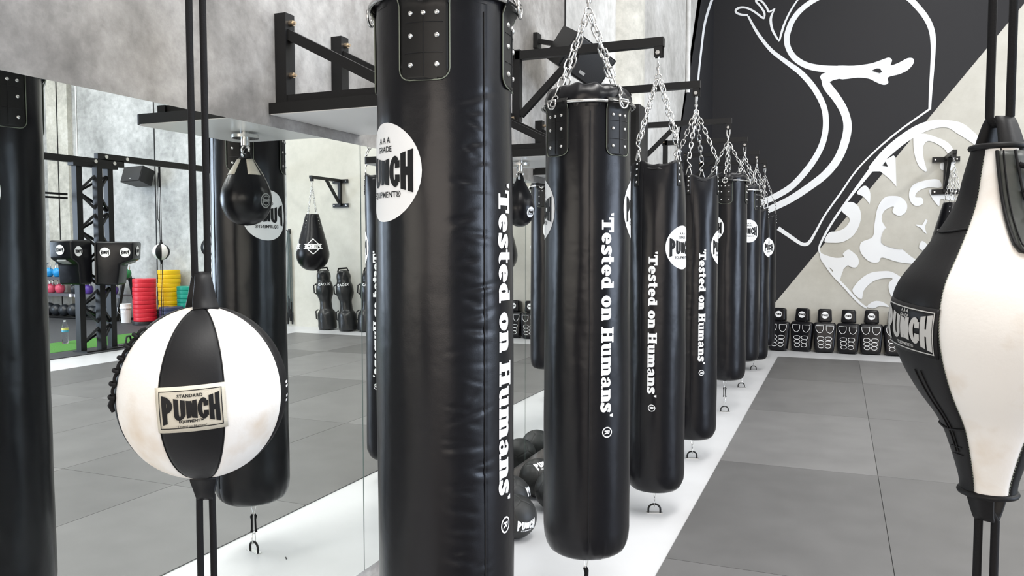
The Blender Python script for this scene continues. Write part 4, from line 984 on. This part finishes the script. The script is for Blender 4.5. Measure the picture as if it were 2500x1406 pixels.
# far support post of the rig behind the camera and end-wall seat
b_=MB(); b_.box((RX-.06,-1.9,1.46),(.1,.1,2.87)); tag(b_.build('rig_post',M['bsteel']),'plain black rig post far behind the camera','post')
def pad(loc,yaw,lab,two,sx=1):
    t=thing('uppercut_pad',lab,'punching pad',loc,yaw,'black striking pads strapped on the rig column')
    # local: x = away from the column, side profile extruded along y
    pr=[(a*sx,b2) for a,b2 in [(0,-.33),(.36,-.33),(.40,-.02),(.62,.06),(.64,.33),(0,.34)]]
    b_=MB(); hw=.2
    mx=Matrix(((1,0,0,0),(0,0,1,0),(0,1,0,0),(0,0,0,1)))
    bm=bmesh.new(); vs=[bm.verts.new((x,-hw,z)) for x,z in pr]; f=bm.faces.new(vs); ex=bmesh.ops.extrude_face_region(bm,geom=[f]); bmesh.ops.translate(bm,vec=(0,2*hw,0),verts=[v for v in ex['geom'] if isinstance(v,bmesh.types.BMVert)])
    bmesh.ops.recalc_face_normals(bm,faces=bm.faces); bmesh.ops.bevel(bm,geom=bm.edges[:],offset=.03,segments=3,profile=.5,affect='EDGES'); bm.verts.index_update()
    b_.add([v.co.copy() for v in bm.verts],[[v.index for v in f.verts] for f in bm.faces],True); bm.free(); b_.build('body',M['vinyl'],t)
    b_=MB(); b_.box((.51*sx,0,.012),(.14,.16,.03),Matrix.Rotation(-.35,3,'Y'),0,.01); b_.build('under_patch',M['greyfoam'],t)
    for s_ in(-1,1):
        for x in((.16*sx,.5*sx) if two else (.42*sx,)):
            a=MB(); put(a,dense(disc(.075),0,0),lambda u,v: (x+u*-s_*-1,s_*(hw+.002),.17+v)); lo=a.build('logo',M['print'],t)
            a=MB(); put(a,name_flat(.115,.07),lambda u,v: (x+u*-s_,s_*(hw+.004),.17+v)); a.build('logo_lettering',M['ink'],lo)
    a=MB(); put(a,dense(disc(.075),0,0),lambda u,v: (.642*sx,u,.19+v)); lo=a.build('logo',M['print'],t); a=MB(); put(a,name_flat(.115,.07),lambda u,v: (.642*sx+.003,u,.19+v)); a.build('logo_lettering',M['ink'],lo)
    b_=MB(); b_.box((-.012,0,0),(.024,.36,.6)); b_.build('back_plate',M['bsteel'],t)
pad((8.72,8.74,1.38),R_(-98),'black uppercut pad on the side of the laced column towards the camera',False,.62)
pad((8.58,8.97,1.36),R_(150),'black uppercut pad with two white logos, right of the laced column legs',True,.85)
# double end balls on the rig
def dee_small(Y,z,r,sq,label,black_front):
    t=thing('double_end_ball',label,'double end ball',(RX-.06,Y,z),R_(-140),'small double end balls strung from the rig')
    b_=MB()
    for i in range(8):
        vs=[];fs=[];n=6;m_=20
        for j in range(m_+1):
            p=-PI/2+.03+(PI-.06)*j/m_
            for k in range(n+1):
                a=PI/4*(i+k/n); q=r*(math.cos(p)**(1 if sq==1 else 1.5)); vs.append((q*math.cos(a),q*math.sin(a),r*sq*math.sin(p)))
        for j in range(m_):
            for k in range(n): q=j*(n+1)+k; fs.append((q,q+1,q+n+2,q+n+1))
        b_=MB(); b_.add(vs,fs,True); b_.build('black_panel' if i%2==black_front else 'white_panel',M['leather'] if i%2==black_front else M['whiteleather'],t)
    for s_ in(1,-1):
        b_=MB(); top=3.0-z-.02 if s_>0 else -z+.03; b_.tube([(0,0,s_*r*sq*.97),(0,0,s_*(r*sq+.07))],[.03,.012],8); b_.build('strap_loop',M['leather'],t)
        b_=MB(); 
        for y in(-.012,.012): b_.tube([(0,y,s_*(r*sq+.05)),(0,y,top)],.006,6)
        if s_>0: b_.tube([(0,0,top),(0,.006,top-.35)],.016,6); b_.tube([(0,.02,top-.1),(0,.045,top-.5),(0,.04,top-.9),(0,.015,top-.95)],.006,5)
        b_.build('elastic_cord',M['cord'],t)
    g=MB(); g.tube([(.03*math.cos(R_(q)),0,-z+.014+.03*math.sin(R_(q))) for q in range(0,181,20)],.006,6); g.build('floor_hook',M['bsteel'],t)
dee_small(10.46,1.525,.14,1,'small round black and white ball strung from the rig above the plates',0)
dee_small(11.57,1.6,.13,1.45,'small teardrop black and white ball strung from the rig near the end wall',1)
# heavy bag on the near part of the rig
heavy_bag(RX-.06,7.95,.16,.75,2.12,True,150,'black heavy bag hanging from the rig, glimpsed at the edge of the leftmost reflected bag',9,1.5,1.85,.2,False,'black heavy bag on the rig',False,True,HOOKZ,2.6,None,False)
# speaker high on the end wall
speaker('wall_speaker','black loudspeaker high on the bare concrete end wall above the plates',(12.1,DEND-.3,3.12),(R_(-16),0,R_(12)),(.74,.34,.34))
b_=MB(); b_.box((12.1,DEND-.06,3.16),(.1,.12,.12)); tag(b_.build('speaker_mount',M['bsteel']),'black bracket holding the loudspeaker on the bare concrete wall','bracket')
b_=MB(); b_.cyl((14.28,DEND-.015,2.85),(14.28,DEND-.015,CEIL-.01),.012,8); b_.box((14.28,DEND-.031,2.8),(.17,.06,.15)); tag(b_.build('junction_box',M['bucket']),'small white electrical box with conduit on the end wall','electrical box')
# kettlebell rack along the end wall
RY=12.85
t=thing('kettlebell_rack','black steel three tier rack holding kettlebells and slam balls','rack',(0,0,0))
zt_=[.93,.57]
for i,z in enumerate(zt_):
    b_=MB(); b_.box((14.1,RY,z-.018),(3.5,.42,.03)); b_.box((14.1,RY-.2,z-.035),(3.5,.03,.06)); b_.build('shelf',mat('shelf_steel_%d'%i,(.1,.1,.12),.4),t)
b_=MB(); b_.box((14.1,RY,.04),(3.5,.42,.03)); b_.build('shelf',M['bsteel'],t)
for x in(12.36,15.84):
    for s_ in(-1,1): b_=MB(); b_.bar((x,RY+s_*.3,0),(x,RY+s_*.06,1.0),.07,.05,(1,0,0)); b_.build('leg',M['bsteel'],t)
for z,x in((.53,13.82),(.53,13.65)):
    b_=MB(); b_.box((x,RY-.218,z),(.07,.004,.07)); b_.build('price_tag',M['print'],t)
_kb={}
def kettlebell(x,z,c,label,r=.105):
    if c not in _kb:
        t=thing('kettlebell',label,'kettlebell',(0,0,0),0,'kettlebells on the rack')
        b_=MB(); b_.lathe(smooth([(0,0),(r*.6,.002),(r*.9,r*.5),(r,r),(r*.88,r*1.5),(r*.55,r*1.85),(0,r*1.98)],4),28); b_.build('bell',M['kb_'+c],t)
        b_=MB(); b_.tube(smooth([(-.07,0,r*1.6),(-.085,0,r*2.2),(-.075,0,r*2.75),(-.03,0,r*2.95),(.03,0,r*2.95),(.075,0,r*2.75),(.085,0,r*2.2),(.07,0,r*1.6)],3),.016,10); b_.build('handle',M['chrome'],t); _kb[c]=t; o=t
    else: o=copy_tree(_kb[c])
    o.location=(x,RY-.05,z); o['label']=label; o.rotation_euler=(0,0,random.uniform(-.3,.3)); return o
for i,u in enumerate((123,145,163)): kettlebell(mir(u,680,1,RY).x,zt_[0],'blue','glossy blue kettlebell on the top shelf of the rack, %s from its outer end'%ORD[i])
for i,u in enumerate((112,130,151)): kettlebell(mir(u,730,1,RY).x,zt_[1],'pink','pink kettlebell with steel handle on the middle shelf, %s from its outer end'%ORD[i])
for i,u in enumerate((220,254,281)): kettlebell(mir(u,735,1,RY).x,zt_[1],'purple','purple kettlebell on the middle shelf behind the rig column, %s from the black one'%ORD[i])
kettlebell(mir(188,730,1,RY).x,zt_[1],'black','black kettlebell on the middle shelf between the pink and the purple ones')
kettlebell(mir(312,690,1,RY).x,zt_[0],'dgreen','dark green kettlebell at the inner end of the top shelf')
for i,u in enumerate((127,145,165,188,212,232,252,272)):
    x=mir(u,770,1,RY).x; r=.13 if i%3 else .145
    o=MB(); o.lathe([(r*math.sin(PI*k/16),-r*math.cos(PI*k/16)) for k in range(17)],28); o=o.build('slam_ball',M['ball_d'],None,(x,RY-.08,.055+r))
    tag(o,'dark rubber slam ball on the bottom shelf of the rack, %s from its outer end'%ORD[i],'ball','slam balls on the bottom shelf')
# bumper plates
_pl={}
def plate(c,x,y,z,h,label,group,R=.225):
    if c not in _pl:
        t=thing('bumper_plate',label,'weight plate',(0,0,0),0,group)
        b_=MB(); b_.lathe([(.028,h),(.028,0),(R*.975,0),(R*.995,h*.05),(R,h*.14),(R,h*.86),(R*.995,h*.95),(R*.975,h),(R*.86,h*.97),(R*.6,h*.97),(R*.55,h),(.028,h)],40); b_.build('rubber',M['pl_'+c],t)
        b_=MB(); b_.lathe([(.026,h*1.005),(.026,-.0),(.05,-.0),(.05,h*1.005),(.026,h*1.005)],20); b_.build('hub_ring',M['chrome'],t); _pl[c]=t; o=t
    else: o=copy_tree(_pl[c])
    o.location=(x+random.uniform(-.006,.006),y+random.uniform(-.006,.006),z); o['label']=label; o['group']=group; o.rotation_euler=(0,0,random.uniform(0,6)); return o
def stack(c,x,y,n,h,z0,where):
    for i in range(n):
        k=n-1-i; pos='topmost' if k==0 else 'bottom' if k==n-1 else ORD[k]+' from the top'
        plate(c,x,y,z0+i*h,h-.002,'%s bumper plate, %s of the stack %s'%({'blackb':'black','blueb':'dark blue'}.get(c,c),pos,where),'bumper plates by the end wall')
px=lambda u,y: mir(u,700,1,y).x
stack('red',px(351,12.3),12.3,10,.087,.087,'beside the white bucket')
plate('blackb',px(349,12.3),12.3,.012,.073,'single black bumper plate on the floor under the red stack','bumper plates by the end wall')
stack('yellow',px(412,12.98),12.98,12,.092,.012,'behind the red one')
stack('green',px(458,12.92),12.92,9,.086,.012,'beside the yellow one')
stack('blackb',px(388,12.72),12.72,4,.075,.012,'low beside the red one')
stack('blueb',px(416,12.45),12.45,5,.075,.012,'before the yellow one')
# bucket, bottle, handle
t=thing('bucket','white plastic bucket on the dark floor beside the red plates','bucket',(px(304,12.45),12.45,.012))
b_=MB(); b_.lathe([(0,0),(.09,0),(.105,.3),(.118,.3),(.118,.33),(.107,.33),(.11,.40),(.098,.40),(.085,.02),(0,.02)],32); b_.build('body',M['bucket'],t)
b_=MB(); b_.tube([(.12*math.cos(R_(q)),-.12*math.sin(R_(q))*.3-.1,.33-.14*math.sin(R_(q))) for q in range(0,181,15)],.003,5); b_.build('handle',M['chrome'],t)
bp=mir(158,838,2,.016)
t=thing('water_bottle','clear plastic water bottle standing at the edge of the green turf','bottle',(bp.x,bp.y,.016))
b_=MB(); b_.lathe([(0,0),(.045,0),(.05,.012),(.05,.19),(.047,.22),(.05,.24),(.05,.27),(.035,.33),(.016,.36),(.016,.385),(0,.385)],24); b_.build('body',M['clear'],t)
b_=MB(); b_.lathe([(.0505,.19),(.0515,.19),(.0515,.222),(.0505,.222)],24); b_.build('label_band',M['lbl_b'],t); b_=MB(); b_.lathe([(.0505,.222),(.0515,.222),(.0515,.258),(.0505,.258)],24); b_.build('label_band',M['lbl_y'],t)
b_=MB(); b_.lathe([(0,.383),(.018,.383),(.018,.362),(.0165,.362)],16); b_.build('cap',M['bucket'],t)
hp=mir(312,842,2,.016)
t=thing('push_up_handle','black floor handle lying on the green turf','handle',(hp.x,hp.y,.016),R_(60))
b_=MB(); b_.tube(smooth([(-.16,0,.01),(-.1,0,.1),(-.07,0,.14),(.07,0,.14),(.1,0,.1),(.16,0,.01)],3),.016,8); b_.build('grip',M['bsteel'],t)
b_=MB(); b_.box((-.14,0,.01),(.08,.2,.02)); b_.box((.14,0,.01),(.08,.2,.02)); b_.build('foot',M['bsteel'],t)
# resistance tubes on a peg
tx=mir(706,600,1,DEND).x
b_=MB(); b_.cyl((tx,DEND,1.92),(tx,DEND-.1,1.94),.012,8); b_.box((tx,DEND-.01,1.92),(.05,.02,.1)); tag(b_.build('wall_peg',M['bsteel']),'small black peg on the cream wall holding resistance tubes','peg')
for i in range(6):
    t=thing('resistance_tube','dark resistance tube hanging from the wall peg, %s in the bunch'%ORD[i],'exercise band',(tx+.02*(i-2.5),DEND-.035-.008*(i%3),0),0,'resistance tubes on the wall peg')
    zb=.12+.07*((i*3)%5)
    for s_ in(-1,1):
        b_=MB(); b_.tube([(s_*.004-.02*(i-2.5)*.8,0,1.935),(s_*.012,0,1.5),(s_*.018,0,.9),(s_*.016,0,zb+.15)],.006,6); b_.build('tube',M['cable'],t)
        b_=MB(); b_.cyl((s_*.016,0,zb+.16+.06*(s_>0)),(s_*.016,0,zb-.08+.06*(s_>0)),.017,10); b_.build('handle',M['bsteel'],t)
# throw dummies
def dummy():
    t=thing('throw_dummy','x','training dummy',(0,0,0),0,'black throw dummies along the cream wall')
    pr=smooth([(a*.74,b2) for a,b2 in [(0,0),(.2,.005),(.235,.04),(.24,.2),(.225,.33),(.17,.40),(.155,.5),(.16,.58),(.2,.66),(.225,.76),(.215,.86),(.19,.92),(.175,.96),(.18,1.02),(.165,1.1),(.12,1.15),(0,1.17)]],3)
    b_=MB(); b_.lathe(pr,40,fn=lambda a,z,r: r+.01*noise.noise(Vector((math.cos(a)*2,math.sin(a)*2,z*9))) if r else 0); b_.build('body',vinyl('dummy_vinyl',(.015,.016,.017),.3,.6),t)
    b_=MB(); b_.tube([(-.1,0,1.13),(-.08,0,1.2),(.08,0,1.2),(.1,0,1.13)],.018,8); b_.build('top_handle',M['leather'],t)
    for z in(.3,.8):
        b_=MB(); b_.tube([(.15,0,z-.1),(.2,0,z-.07),(.2,0,z+.07),(.15,0,z+.1)],.012,8); b_.build('side_handle',M['leather'],t)
    a=MB(); put(a,small('XLOAD',.05,.03,1.1),lambda x,y: ((.155+.012)*math.cos(-PI/2+x/.165),(.155+.012)*math.sin(-PI/2+x/.165),.885+y)); 
    for k in range(2):
        pass
    a.build('lettering',M['print'],t); return t
d=dummy()
for i,(u,y) in enumerate(((799,13.0),(849,12.93),(893,12.97),(948,12.95))):
    o=d if i==0 else copy_tree(d); o.location=(mir(u,800,1,y).x,y,.004); o.rotation_euler=(R_(-2),R_((4,5,-3,2)[i]),R_((-35,-25,-30,-20)[i]))
    o['label']='black padded throw dummy standing by the cream wall, %s from the wall peg'%ORD[i]
# small stray chip of dark tape on the white floor
cp=mir(692,1362,2,0)
b_=MB(); b_.box((0,0,.002),(.03,.006,.003)); tag(b_.build('tape_scrap',M['bsteel'],None,(cp.x,cp.y,0)),'tiny dark scrap of tape on the white floor near the mirror','scrap').rotation_euler=(0,0,.7)
